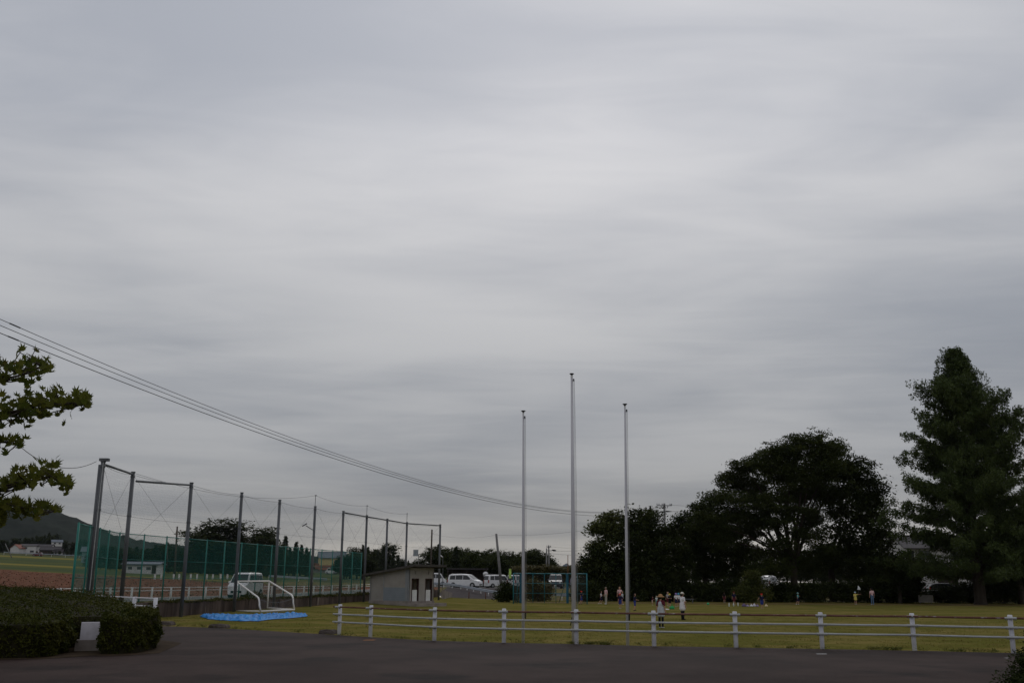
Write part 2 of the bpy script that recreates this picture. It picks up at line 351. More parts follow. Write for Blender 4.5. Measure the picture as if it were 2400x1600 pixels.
# hill and mountain
HT = ((-1500, 1185), (-300, 1190), (0, 1199), (60, 1201), (100, 1205), (140, 1213), (170, 1222), (210, 1240), (250, 1258), (330, 1274), (420, 1283), (520, 1289), (640, 1296), (760, 1308), (900, 1325), (1100, 1346), (4000, 1352))
pts = []
for i in range(46):
    Y = 620 + 1200 * i / 45; row = []
    for j in range(150):
        px = -900 + 2150 * j / 149; X = (px - 1200) / 2400 * Y
        zr = 1.6 + (1354 - table(HT, px)) * 1250 / 2469
        prof = ss(620, 1200, Y) if Y < 1250 else 1 - .5 * ss(1250, 1800, Y)
        b0 = tz(X, 620) - 3
        row.append((X, Y, b0 + max(0, zr - b0) * prof + (3.0 * hsh(X * .045, Y * .05) + 2.0 * hsh(X * .13, Y * .11, 2)) * min(1, prof * 3)))
    pts.append(row)
grid('hill', pts, M_hill)
pts = []
for i in range(14):
    Y = 4600 + 1200 * i / 13
    pts.append([((px - 1200) / 2400 * Y, Y, -5 + (1.6 + 5 + (1360 - y0) * 5200 / 2469) * math.sin(math.pi * i / 13)) for px in range(1180, 1500, 8) for y0 in [table(((1180, 1362), (1300, 1345), (1318, 1328), (1332, 1318), (1345, 1325), (1370, 1342), (1500, 1362)), px) + 1.5 * math.sin(px)]])
grid('mountain', pts, M_mtn)
# clods and stubble on the crop field
C = []
for k in range(16000):
    Y = 48 + 100 * random.random() ** 1.2; X = wallx(Y) - 9.5 - random.random() * Y * .75
    C.append((X, Y, (lz(X, Y) if Y < 118 else tz(X, Y)) + .05))
o = link('crop_stubble', cards_mesh('crop_stubble', cards(np.array(C), .2, .13, .9, 3), mat('stubble', (.10, .046, .028), (.18, .12, .075), .7, .95, world=True)))
tag(o, 'brown dry stubble and clods covering the ploughed field', 'stubble', kind='stuff')
# grass tufts along the asphalt edge
C = []
for k in range(420):
    X = random.choice((random.uniform(-12, 12.2), random.uniform(1.5, 3.6), random.uniform(8, 12)))
    if hsh(X * 2.1, 5) < -.05: continue
    y = edge_y(X) + random.uniform(-.03, .12); h = random.uniform(.03, .1)
    for q in range(7): C.append((X + random.gauss(0, .05), y + random.gauss(0, .04), h * random.uniform(.2, .9)))
o = link('grass_tufts', cards_mesh('grass_tufts', cards(np.array(C), .10, .016, -.5, 5), M_grassb))
tag(o, 'thin grass tufts growing along the asphalt edge', 'grass', kind='stuff')
# short grass standing on the near part of the lawn
C = []
gr = np.random.default_rng(9)
for k in range(5200):
    Y = 31 + 45 * gr.random() ** 1.3; X = gr.uniform(-.36, .55) * Y; y0 = edge_y(X)
    if Y < y0 + 2.2 or X < wallx(Y) + .3 or hsh(X * .8, Y * .6, 4) < -.25: continue
    for q in range(14): C.append((X + gr.normal() * .22, Y + gr.normal() * .22, fz(X, Y) + gr.uniform(.0, .035)))
o = link('lawn_blades', cards_mesh('lawn_blades', cards(np.array(C), .075, .016, -.5, 6), mat('lawn_blade', (.11, .11, .026), (.20, .155, .05), 1.2, .9, trans=.2, world=True)))
tag(o, 'short mown grass blades on the near part of the lawn', 'grass', kind='stuff')
# fallen marks on the yard
for nm, px, py, sx, sy, c, lb in (('paint_mark', 1926, 1531.5, .13, .10, (.5, .5, .5), 'short white paint dash on the dark asphalt'), ('paint_mark', 866, 1499, .16, .22, (.32, .14, .06), 'small orange mark on the asphalt near the fence end'),
                                 ('paint_mark', 2360, 1541, .05, .07, (.45, .45, .45), 'tiny white fleck on the asphalt at the far right')):
    p = G(px, py); m_ = MB(); m_.add([(p.x - sx, p.y - sy, .004), (p.x + sx * .8, p.y - sy * .8, .004), (p.x + sx, p.y + sy, .004), (p.x - sx * .9, p.y + sy * .7, .004)], [(0, 1, 2, 3)])
    tag(m_.build(nm, mat('mark', c, tuple(v * .5 for v in c), 20)), lb, 'mark')
# ---------------------------------------------------------------- near pipe fence along the yard
FP = [(795, 1485), (868, 1490), (1018, 1500), (1181, 1505), (1351, 1508), (1533, 1513), (1725, 1516), (1927, 1519), (2143, 1522), (2375, 1529)]
fpos = [Vector((G(x, y).x, G(x, y).y - .02, 0)) for x, y in FP] + [Vector((14.3, 24.2, 0))]
root = thing('pipe_fence', 'low white post fence with three pipe rails, the top one rusty, along the asphalt', 'fence', fpos[4])
def pipe_post(p, h, r, side, root):
    mb = MB(); mb.path([p + Vector((0, 0, -.45)), p + Vector((0, 0, h - .015)), p + Vector((0, 0, h))], [r, r, r * .85], 14)
    o = wpart(root, 'post', mb, M_white, True); return o
H3 = (.80, .585, .36)
BOLT = MB().tube((0, 0, -.025), (0, 0, -.052), .010, n=6).mesh('bolt', M_gald)
for i, p in enumerate(fpos):
    a = fpos[max(0, i - 1)]; b = fpos[min(len(fpos) - 1, i + 1)]; d = (b - a).normalized(); nrm = Vector((d.y, -d.x, 0))
    po = pipe_post(p, .875, .057, nrm, root)
    for h in H3:                                            # sleeve bracket and bolts
        c = p + nrm * .085 + Vector((0, 0, h)); mb = MB()
        mb.tube(c - d * .13, c + d * .13, .0275, n=10)
        mb.box(p + nrm * .06 + Vector((0, 0, h)), (.07, .06, .05), math.atan2(d.y, d.x))
        wpart(root, 'bracket', mb, M_rail)
        for q in (-.11, -.07, .07, .11): link('bolt', BOLT, root, c + d * q - root.location)
for k, h in enumerate(H3):
    for i in range(len(fpos) - 1):
        a, b = fpos[i], fpos[i + 1]; d = (b - a).normalized(); nrm = Vector((d.y, -d.x, 0)) * .085
        e = d * .22 if i == 0 else d * 0
        mb = MB(); z = Vector((0, 0, h)); nn = 6
        mb.path([(a - e).lerp(b, t / nn) + nrm + z + Vector((0, 0, -.004 * math.sin(math.pi * t / nn))) for t in range(nn + 1)], .0243, 10)
        wpart(root, 'rail', mb, M_rust if k == 0 else M_rail, True)

# ---------------------------------------------------------------- flagpoles
def flagpole(px_top, py_top, px_bot, Y, r, label, lean):
    top = P(px_top, py_top, Y); bx = P(px_bot, 1500, Y).x
    z0 = tz(bx, Y); rt = thing('flagpole', label, 'flagpole', (bx, Y, z0), group='flagpoles')
    h = top.z - z0; dx = top.x - bx; mb = MB()
    mb.path([(0, 0, -.1), (dx * .45, 0, h * .45), (dx, 0, h - .12)], [r, r * .86, r * .5], 16); mb.build('pole', M_flag, rt, True)
    mb = MB(); mb.tube((dx, 0, h - .12), (dx, 0, h - .06), r * .55, n=12); mb.build('collar', M_whitec, rt)
    mb = MB(); mb.path([(dx, 0, h - .06), (dx, 0, h - .03), (dx, 0, h - .012), (dx, 0, h)], [.02, .04, .073, .06], 14); mb.build('finial', M_black, rt, True)
    mb = MB(); mb.box((dx + r * .5 + .02, -.03, h - .2), (.04, .03, .07)); mb.build('pulley', M_gald, rt)
    mb = MB()
    for s_ in (0, .022):
        mb.path([(dx + r * .6 + .012 + s_, -.035, h - .2), (dx * .5 + r * .75 + .01 + s_ * 1.5 + .01 * lean, -.05, h * .55), (r + .01 + s_, -.05, 1.3)], .0045, 5)
    mb.build('halyard', M_rope, rt)
    mb = MB(); mb.box((r + .015, -.04, 1.28), (.03, .03, .16)); mb.build('cleat', M_black, rt)
    return rt
M_flag = mat('flagpole_steel', (.46, .455, .48), (.56, .55, .57), 1.5, .5, .2, 0, 4, stretch=(1, 1, .2))
M_rope = mat('rope', (.16, .16, .16), (.24, .24, .24), 4, .9)
flagpole(1226.5, 962, 1226.5, 28.6, .046, 'grey flagpole with round cap, left of the three and the shortest', 0)
flagpole(1340, 875, 1345.5, 28.6, .066, 'tallest grey flagpole, the middle one of the three', 1)
flagpole(1464.5, 946, 1470.5, 27.9, .046, 'grey flagpole with round cap, right of the three', -1)
p = P(1341, 1450, 28.5); mb = MB(); mb.path([p + Vector((-.005, 0, .05)), p + Vector((-.03, -.02, -.06)), p + Vector((-.045, 0, -.17))], [.012, .014, .010], 6)
tag(mb.build('rope_end', M_cable), 'dark rope end hanging by the foot of the tallest flagpole', 'rope')

# ---------------------------------------------------------------- retaining wall in concrete panels
root = thing('retaining_wall', 'stained dark concrete retaining wall behind the net poles', 'wall', (wallx(60), 60, fz(wallx(60) + .5, 60)))
Yw = 40.0
while Yw < 117:
    a = Vector((wallx(Yw), Yw, 0)); Y2 = min(Yw + 2.44, 118); b = Vector((wallx(Y2), Y2, 0)); d = (b - a).normalized(); nn = Vector((d.y, -d.x, 0))
    z1 = lz(a.x - .2, Yw) + .02; z2 = lz(b.x - .2, Y2) + .02
    a = a + d * .012; b = b - d * .012; mb = MB(); off = random.uniform(-.008, .008)
    A, B = a + nn * (.0 + off), b + nn * off; C2, D2 = a - nn * .28, b - nn * .28
    mb.add([A + Vector((0, 0, -1.1)), B + Vector((0, 0, -1.1)), B + Vector((0, 0, z2)), A + Vector((0, 0, z1)), C2 + Vector((0, 0, -1.1)), D2 + Vector((0, 0, -1.1)), D2 + Vector((0, 0, z2)), C2 + Vector((0, 0, z1))],
           [(0, 1, 2, 3), (5, 4, 7, 6), (3, 2, 6, 7), (0, 3, 7, 4), (1, 5, 6, 2), (0, 4, 5, 1)])
    wpart(root, 'panel', mb, M_wall); Yw += 2.44
# weeds overhanging the wall top
C = []
for k in range(9000):
    Y = random.uniform(58, 116); X = wallx(Y) - abs(random.gauss(0, .25)) + .08
    hgt = max(0, hsh(Y * .7, 2) * .12 + .07 + (.34 * math.exp(-((Y - 73) / 1.7) ** 2)) + (.10 if Y > 84 else 0))
    C.append((X, Y, lz(X, Y) + hgt * random.random() * 1.3 - .05))
o = link('weeds', cards_mesh('weeds', cards(np.array(C), .16, .05, -.3, 5), mat('weed', (.04, .05, .014), (.09, .085, .03), 2, .9, trans=.15)))
tag(o, 'dark green weeds growing along the top of the retaining wall', 'weeds', kind='stuff')

# ---------------------------------------------------------------- tall net fence
root = thing('net_fence', 'tall steel pole fence with thin ball net and crossed wires beside the road', 'net fence', (POLES[4].x, POLES[4].y, fz(POLES[4].x, POLES[4].y)))
tops = []
for i, p in enumerate(POLES):
    zb = tz(p.x, p.y); mb = MB()
    z0 = zb - .3; r = .112 if i < 3 else .105
    mb.path([(p.x, p.y, z0), (p.x, p.y, 7.31)], [r, r * .96], 14)
    if i == 0: mb.path([(p.x - .17, p.y + .1, z0), (p.x - .17, p.y + .1, 7.2)], [.1, .1], 12)
    po = wpart(root, 'pole', mb, M_gald, True)
    for z, h_, nm in ((7.312, .05, 'cap'), (4.9, .08, 'band'), (7.05, .07, 'band')): wpart(root, nm, MB().tube((p.x, p.y, z), (p.x, p.y, z + h_), r * 1.13, n=14), M_gald)
    if i == 0: wpart(root, 'bracket', MB().box((p.x + .05, p.y, 7.44), (.46, .24, .14)), M_gald)
    if i in (5, 7, 9):
        mb = MB(); mb.tube((p.x - .02, p.y, 7.36), (p.x - .02, p.y, 8.25), .025, n=6); mb.tube((p.x - .09, p.y, 8.22), (p.x + .07, p.y, 8.22), .03, n=6)
        wpart(root, 'wire_rod', mb, M_gald)
    tops.append(Vector((p.x, p.y, 7.2)))
for i in (0, 1, 6, 7, 8, 9):                             # pipe along the top
    a, b = tops[i], tops[i + 1]; mb = MB()
    if i == 1: a = a.lerp(b, .06); a.z -= .35; b = b.copy(); b.z -= .02
    mb.tube(a + Vector((0, 0, .02)), b + Vector((0, 0, .02)), .06, n=10); wpart(root, 'top_pipe', mb, M_gald, True)
def sag(a, b, s, n=10): return [a.lerp(b, k / n) - Vector((0, 0, 4 * s * (k / n) * (1 - k / n))) for k in range(n + 1)]
class WW:
    def path(s, *a): wpart(root, 'wire', MB().path(*a), M_cable)
mbw = WW()
for i in range(10):
    a, b = tops[i], tops[i + 1]
    mbw.path(sag(a, b, .12), .008, 5); mbw.path(sag(a - Vector((0, 0, 2.3)), b - Vector((0, 0, 2.3)), .03), .006, 5)
    lo = -3.55 if i < 10 else -3
    mbw.path([a, b + Vector((0, 0, lo - .4))], .0055, 5); mbw.path([b, a + Vector((0, 0, lo - .4))], .0055, 5)
for i, j in ((1, 5), (5, 7), (7, 9)):
    a = tops[i] + Vector((0, 0, 1.0 if i > 1 else .1)); b = tops[j] + Vector((0, 0, 1.0))
    mbw.path(sag(a, b, .25 if i > 1 else .7), .009, 5)
# the net, cord by cord
for i in range(10):
    a, b = tops[i], tops[i + 1]; L = (b - a).length; mb = MB(); n = int(L / .14); h0 = tz(a.x + .3, a.y); r_ = .0016
    zl = 1.5 if i < 10 else h0
    for k in range(n + 1):
        q = a.lerp(b, k / n); s_ = .12 * 4 * (k / n) * (1 - k / n); mb.path([(q.x + .06, q.y, q.z - s_), (q.x + .06, q.y, zl - .6)], r_, 3, cap=False)
    for k in range(int((a.z - zl + .5) / .14)):
        z = a.z - .05 - k * .14; s_ = .12 * max(0, 1 - k * .02)
        q = [a.lerp(b, t / 4) for t in range(5)]; mb.path([(v.x + .06, v.y, z - s_ * 4 * (t / 4) * (1 - t / 4)) for t, v in enumerate(q)], r_, 3, cap=False)
    tag(wpart(root, 'net', mb, M_net), kind='stuff')
# lamp arm on the sixth pole
p = POLES[5]; mb = MB(); a = P(736, 1243, p.y - .15); b = P(717, 1231, p.y - .5); mb.path([a, b], [.03, .035], 8); mb.box(b + (b - a) * .15, (.42, .12, .08), math.atan2(b.y - a.y, b.x - a.x), ry=.55)
wpart(root, 'lamp_arm', mb, M_gald)
# ground wire and cover pipe of the first pole
p = POLES[0]; mb = MB(); mb.tube((p.x + .02, p.y - .15, .2), (p.x + .06, p.y - .14, 7.3), .022, n=8); wpart(root, 'conduit', mb, M_rail)

# ---------------------------------------------------------------- green chain-link fence
CP = [G(x, y, 4.1) for x, y in ((188, 1226), (240, 1241))]
B0, C0 = Vector((-22.1, 57.3, 0)), Vector((-14.27, 97.5, 0))
posts = [Vector((-20.25, 47.4, 0)), Vector((-20.75, 49.9, 0)), Vector((-21.25, 52.4, 0)), Vector((-21.75, 54.9, 0))]
nb = 17
for k in range(nb): posts.append(B0.lerp(C0, k / (nb - 1)))
root = thing('chain_link_fence', 'tall green chain-link fence with green posts on top of the retaining wall', 'fence', (posts[8].x, posts[8].y, .25))
def zg(p): return lz(p.x, p.y)
FH = 4.1
def shared_panel(L, h):
    """diamond wire mesh, wire by wire, in the XZ plane from 0 to L"""
    mb = MB(); s = .060; r = .0029
    k = -h
    def wire(a, b): mb.path([a, b], r, 3, cap=False)
    while k < L:
        x0, z0, x1, z1 = k, 0, k + h, h
        if x0 < 0: z0 = -x0; x0 = 0
        if x1 > L: z1 = h - (x1 - L); x1 = L
        if z1 > z0:
            wire((x0, 0, z0), (x1, 0, z1)); wire((L - x0, .004, z0), (L - x1, .004, z1))
        k += s * 1.414
    return mb
pan_cache = {}
for i, p in enumerate(posts):
    z0 = zg(p); mb = MB(); mb.tube((p.x, p.y, z0 - .3), (p.x, p.y, FH + .02), .042 if i else .055, n=10); mb.tube((p.x, p.y, FH + .02), (p.x, p.y, FH + .05), .044, .02, n=10)
    wpart(root, 'post', mb, M_green, True)
    if i == len(posts) - 1: break
    q = posts[i + 1]
    for z in (FH - .02, FH - 2.35 + .9, 1.62):
        mb = MB(); mb.tube((p.x, p.y, z), (q.x, q.y, z), .024 if z > 4 else .018, n=8); wpart(root, 'rail', mb, M_green if z > 4 else M_gmesh, True)
    L = (q - p).xy.length; key = round(L, 2)
    if key not in pan_cache: pan_cache[key] = shared_panel(L, FH - .30).mesh('mesh_panel', M_gmesh)
    o = link('mesh_panel', pan_cache[key], root, Vector((p.x, p.y, .28)) - Vector(root.location)); o.rotation_euler = (0, 0, math.atan2(q.y - p.y, q.x - p.x))

# ---------------------------------------------------------------- roadside fence
def low_fence(name, label, pts, h, rails, pr, rr, mats, every, zf, post_mat=None, cat='fence', group=None):
    root = thing(name, label, cat, (pts[0].x, pts[0].y, zf(pts[0])), group=group)
    seg = []
    for a, b in zip(pts, pts[1:]):
        n = max(1, round((b - a).length / every)); seg += [a.lerp(b, k / n) for k in range(n)]
    seg.append(pts[-1])
    for i, p in enumerate(seg):
        z = zf(p); mb = MB(); mb.tube((p.x, p.y, z - .2), (p.x, p.y, z + h), pr, n=10); wpart(root, 'post', mb, post_mat or mats, True)
        if i < len(seg) - 1:
            q = seg[i + 1]
            for rh in rails:
                mb = MB(); mb.tube((p.x, p.y, z + rh), (q.x, q.y, zf(q) + rh), rr, n=8); wpart(root, 'rail', mb, mats, True)
    return root
RF = [Vector((-23.4, 50, 0)), Vector((-23.9, 58, 0)), Vector((wallx(70) - 2.15, 70, 0)), Vector((wallx(100) - 2.15, 100, 0)), Vector((wallx(116) - 2.15, 116, 0))]
low_fence('roadside_fence', 'white roadside post fence with two thin rails beside the grey road', RF, .84, (.80, .62), .062, .022, M_whitec, 2.0, lambda p: lz(p.x, p.y))
a, b = P(365, 1401, 43.5), P(215, 1395, 49.5); a.z = b.z = 0; m_ = a.lerp(b, .30)
low_fence('white_gate_fence', 'short white pipe fence half hidden behind the azalea hedge', [a, m_, b], .82, (.78, .45, .13), .085, .03, M_white, 9.0, lambda p: 0)
for q in (a, m_, b): wpart(bpy.data.objects['white_gate_fence'], 'footing', MB().tube((q.x, q.y, -.9), (q.x, q.y, -.205), .09, n=10), M_conc)
# ---------------------------------------------------------------- block shed with two toilet doors
F = P(957, 1414, 88); Lc = P(866, 1412, 90.6); zb = F.z
u1 = (Vector((Lc.x, Lc.y, 0)) - Vector((F.x, F.y, 0))); l1 = u1.length; u1.normalize()          # along the long wall, to the left
u2 = Vector((-u1.y, u1.x, 0)); u2 = u2 if u2.y > 0 else -u2
Rt = P(1020, 1408, 88); l2 = 4.3
# turn the front so that its far corner is seen where the photograph has it
best = min((abs((F + u2 * t).x / (F + u2 * t).y - (1020 - 1200) / 2400), t) for t in [k * .05 for k in range(20, 160)]); l2 = best[1]
root = thing('storage_shed', 'small grey shed with sloping dark roof and two narrow doorways on the lawn', 'shed', (F.x, F.y, zb))
M_sid = mat('siding_beige', (.30, .28, .255), (.35, .325, .30), 1.5, .8)
M_sidb = mat('siding_blue', (.26, .275, .29), (.30, .315, .33), 1.5, .7)
M_roof = mat('shed_roof', (.055, .050, .046), (.08, .074, .068), 2, .8)
M_int = mat('shed_inside', (.33, .28, .20), (.38, .33, .25), 2, .9)
O = Vector((0, 0, 0)); U, V2, Z = u1, u2, Vector((0, 0, 1))
def hz(s): return 3.02 - .62 * s / l1                       # wall height along the long side: the roof falls to the left
mb = MB()
D = [O, U * l1, U * l1 + V2 * l2, V2 * l2]
th = .16
def wallseg(a, b, h0a, h1a, h0b, h1b, m_=0, name='wall', inward=None, mats=None):
    a, b = Vector(a), Vector(b); mb = MB()
    mb.slab([a + Z * h0a, b + Z * h0b, b + Z * h1b, a + Z * h1a], inward * th); return mb.build(name, mats, root)
# long wall: beige end, blue sheet, beige strip
n_l = V2
e1 = l1 * .08; e2 = l1 * .64
wallseg(O + U * .0, O + U * e1, .22, hz(0), .22, hz(e1), name='wall', inward=n_l, mats=M_sidb)
wallseg(O + U * (e1 + .01), O + U * e2, .22, hz(e1), .22, hz(e2), name='wall', inward=n_l, mats=M_sid)
wallseg(O + U * (e2 + .01), O + U * l1, .22, hz(e2), .22, hz(l1), name='wall', inward=n_l, mats=M_sid)
mb = MB(); mb.slab([O + U * (e1 + .01) - V2 * .02 + Z * .23, O + U * e2 * 1.0 - V2 * .02 + Z * .23, O + U * e2 - V2 * .02 + Z * 1.35, O + U * (e1 + .01) - V2 * .02 + Z * 1.35], V2 * .016)
mb.build('dado_panel', mat('dado_sheet', (.20, .225, .25), (.23, .255, .28), 1.5, .7), root)
for k in range(14):                                        # lap joints of the siding
    z = .42 + k * .185; x1 = l1
    if z > hz(l1) - .03: x1 = l1 * max(.05, (3.0 - z) / .62)
    mb = MB(); mb.slab([O + U * .02 - V2 * .028 + Z * z, O + U * x1 - V2 * .028 + Z * z, O + U * x1 - V2 * .028 + Z * (z + .012), O + U * .02 - V2 * .028 + Z * (z + .012)], V2 * .025)
    mb.build('batten', M_sidb if z < 1.3 else M_sid, root)
for x in (e1, e2, .03, l1 - .03):
    mb = MB(); hh = hz(x); a = O + U * (x - .025) - V2 * .034; b = O + U * (x + .025) - V2 * .034
    mb.slab([a + Z * .2, b + Z * .2, b + Z * (hh - .01), a + Z * (hh - .01)], V2 * .03); mb.build('trim', M_sidb, root)
# front wall with two door openings
d1a, d1b, d2a, d2b = l2 * .12, l2 * .12 + .85, l2 * .66, l2 * .66 + .85; dh = 2.05
for a, b in ((0, d1a), (d1b, d2a), (d2b, l2)):
    mb = MB(); mb.slab([V2 * a + Z * .22, V2 * b + Z * .22, V2 * b + Z * 3.0, V2 * a + Z * 3.0], U * th); mb.build('wall', M_sid, root)
for a, b in ((d1a, d1b), (d2a, d2b)):
    mb = MB(); mb.slab([V2 * a + Z * dh, V2 * b + Z * dh, V2 * b + Z * 3.0, V2 * a + Z * 3.0], U * th); mb.build('lintel', M_sid, root)
    mb = MB()
    for q in (a - .04, b - .03): mb.slab([V2 * q - U * .03 + Z * .05, V2 * (q + .07) - U * .03 + Z * .05, V2 * (q + .07) - U * .03 + Z * (dh + .06), V2 * q - U * .03 + Z * (dh + .06)], U * (th + .05))
    mb.slab([V2 * (a + .031) - U * .03 + Z * (dh), V2 * (b - .031) - U * .03 + Z * dh, V2 * (b - .031) - U * .03 + Z * (dh + .06), V2 * (a + .031) - U * .03 + Z * (dh + .06)], U * (th + .05))
    mb.build('door_frame', mat('brown_frame', (.045, .022, .018), (.06, .03, .025), 3, .7), root)
    # half-height white screen in the opening, cream cubicle wall behind
    mb = MB(); mb.slab([V2 * (a + .02) - U * .05 + Z * .06, V2 * (a + .62) - U * .05 + Z * .06, V2 * (a + .62) - U * .05 + Z * 1.15, V2 * (a + .02) - U * .05 + Z * 1.15], U * .05); mb.build('door', M_whitec, root)
    mb = MB(); mb.slab([V2 * (a - .3) + U * 1.1 + Z * .22, V2 * (b + .6) + U * 1.1 + Z * .22, V2 * (b + .6) + U * 1.1 + Z * 2.5, V2 * (a - .3) + U * 1.1 + Z * 2.5], U * .1); mb.build('inner_wall', M_int, root)
    mb = MB(); mb.box(V2 * (a + .42) - U * .02 + Z * 2.62, (.10, .10, .30), math.atan2(U.y, U.x)); mb.build('wall_lamp', M_sid, root)
mb = MB(); mb.slab([U * l1 + Z * .22, U * l1 + V2 * l2 + Z * .22, U * l1 + V2 * l2 + Z * hz(l1), U * l1 + Z * hz(l1)], -U * th); mb.build('wall', M_sid, root)
mb = MB(); mb.slab([V2 * l2 + Z * .22, V2 * l2 + U * l1 + Z * .22, V2 * l2 + U * l1 + Z * hz(l1), V2 * l2 + Z * 3.0], -V2 * th); mb.build('wall', M_sid, root)
mb = MB(); mb.slab([-U * .06 - V2 * .05 + Z * -.3, U * (l1 + .05) - V2 * .05 + Z * -.3, U * (l1 + .05) + V2 * (l2 + .05) + Z * -.3, -U * .06 + V2 * (l2 + .05) + Z * -.3], Z * .515); mb.build('footing', M_conc, root)
mb = MB(); mb.slab([-U * 1.1 - V2 * .2 + Z * -.3, -U * .065 - V2 * .2 + Z * -.3, -U * .065 + V2 * (l2 + .5) + Z * -.3, -U * 1.1 + V2 * (l2 + .5) + Z * -.3], Z * .34); mb.build('porch_slab', M_conc, root)
ov = .55
A, B, C_, D_ = -U * (ov + .45) - V2 * .5, U * (l1 + ov) - V2 * .5, U * (l1 + ov) + V2 * (l2 + .5), -U * (ov + .45) + V2 * (l2 + .5)
sl = .62 / l1
def rz2(p_): return 3.03 - sl * p_.dot(U)
mb = MB(); mb.slab([p_ + Z * rz2(p_) for p_ in (A, B, C_, D_)], Z * .07); ro = mb.build('roof', M_roof, root)
for a, b in ((A, B), (B, C_), (C_, D_), (D_, A)):
    d = (b - a).normalized(); nn = Vector((d.y, -d.x, 0)); mid = (A + C_) / 2
    if nn.dot(a - mid) < 0: nn = -nn
    mb = MB(); mb.slab([a + nn * .004 + Z * (rz2(a) - .07), b + nn * .004 + Z * (rz2(b) - .07), b + nn * .004 + Z * (rz2(b) + .12), a + nn * .004 + Z * (rz2(a) + .12)], nn * .03); mb.build('fascia', M_roof, ro)
# ---------------------------------------------------------------- goal
def GP(px, py, Y): return P(px, py, Y)
gl, gr = P(551, 1431, 70.2), P(626.5, 1424, 73.0); bl, br = P(611, 1431.5, 67.4), P(690, 1427.5, 69.6)
tl, tr = P(554, 1361.5, 70.2), P(631, 1361, 73.0)
root = thing('goal', 'small white tubular football goal standing on the grass by the wall', 'goal', gl)
rg = .055
def gpart(nm, pts, r=rg, m_=None): mb = MB(); mb.path(pts, r, 10); wpart(root, nm, mb, m_ or M_goal, True)
M_goal = mat('goal_white', (.74, .71, .67), (.80, .77, .73), 4, .5)
gpart('post', [gl, tl]); gpart('post', [gr, tr]); gpart('crossbar', [tl, tr])
for t_, b_, k_ in ((tl, bl, P(609, 1402, 67.4)), (tr, br, P(688, 1396, 69.6))):
    d = (t_ - k_).normalized(); e = Vector((0, 0, -1))
    pts = [t_] + [k_ + d * .42 * (1 - q / 5) ** 2 + e * .42 * (q / 5) ** 2 for q in range(6)] + [b_]
    gpart('back_stay', pts)
gpart('ground_bar', [gl, bl]); gpart('ground_bar', [gr, br], .055); gpart('ground_bar', [bl, br], .062)
k1, k2 = P(609, 1404, 67.4), P(688, 1401, 69.6); gpart('net_rope', sag(k1, k2, .22, 12), .012, M_rope)
mb = MB()                                                  # goal net, cord by cord
for k in range(25):
    t = k / 24; a = tl.lerp(tr, t); s_ = .22 * 4 * t * (1 - t); b = k1.lerp(k2, t) - Vector((0, 0, s_)); c_ = bl.lerp(br, t)
    mb.path([a, b, c_], .0022, 3, cap=False)
for k in range(22):
    t = k / 21
    mb.path([(tl.lerp(tr, q / 6)).lerp(k1.lerp(k2, q / 6) - Vector((0, 0, .22 * 4 * (q / 6) * (1 - q / 6))), t) for q in range(7)], .0022, 3, cap=False)
    mb.path([(bl.lerp(br, q / 6)).lerp(k1.lerp(k2, q / 6) - Vector((0, 0, .22 * 4 * (q / 6) * (1 - q / 6))), t) for q in range(7)], .0022, 3, cap=False)
tag(wpart(root, 'net', mb, M_rope), kind='stuff')
# ---------------------------------------------------------------- tarp
tp = [(470, 1441), (500, 1437), (545, 1438), (600, 1437), (640, 1436), (690, 1434), (718, 1437), (716, 1443), (680, 1446), (630, 1449), (606, 1453), (560, 1452), (520, 1451), (490, 1448)]
zt_ = -.56
def tq(s, t):                                              # s along the tarp, t across
    lo = [(470, 1443), (490, 1448), (520, 1451), (560, 1452.5), (606, 1453), (632, 1449), (680, 1446), (722, 1442)]
    hi = [(470, 1441), (500, 1437.5), (545, 1438.5), (600, 1437.5), (640, 1436.5), (690, 1434.5), (722, 1439)]
    px = 470 + 250 * s; return G(px, lerp(table(lo, px), table(hi, px), t), zt_)
pts = []
for i in range(29):
    row = []
    for j in range(121):
        s, t = j / 120, i / 28; p = tq(s, t); e = min(t, 1 - t, s * 4, (1 - s) * 4)
        z = fz(p.x, p.y) + .025 + min(1, e * 8) * (.13 * max(0, hsh(p.x * .9 + p.y * .7, p.y * 1.9 - p.x * .5, 1)) + .18 * abs(hsh(p.x * 2.1 - p.y * 1.7, p.y * 3.3 + p.x, 2)) ** 1.5 + .05 * hsh(p.x * 6.5 + p.y * 5, p.y * 8 - p.x * 3)) + (.10 if .3 < s < .42 and t < .25 else 0) * math.sin(math.pi * (s - .3) / .12) * math.sin(math.pi * t * 4)
        row.append((p.x + .05 * hsh(p.y * 5, p.x * 3), p.y + .45 * hsh(p.x * 1.7, 2) * abs(t - .5) + .25 * hsh(p.x * 4.9, 5) * abs(t - .5), z))
    pts.append(row)
o = grid('tarpaulin', pts, M_tarp, kind=None); tag(o, 'crumpled bright blue tarpaulin spread on the grass in front of the goal', 'tarpaulin')
sm = o.modifiers.new('thick', 'SOLIDIFY'); sm.thickness = .006
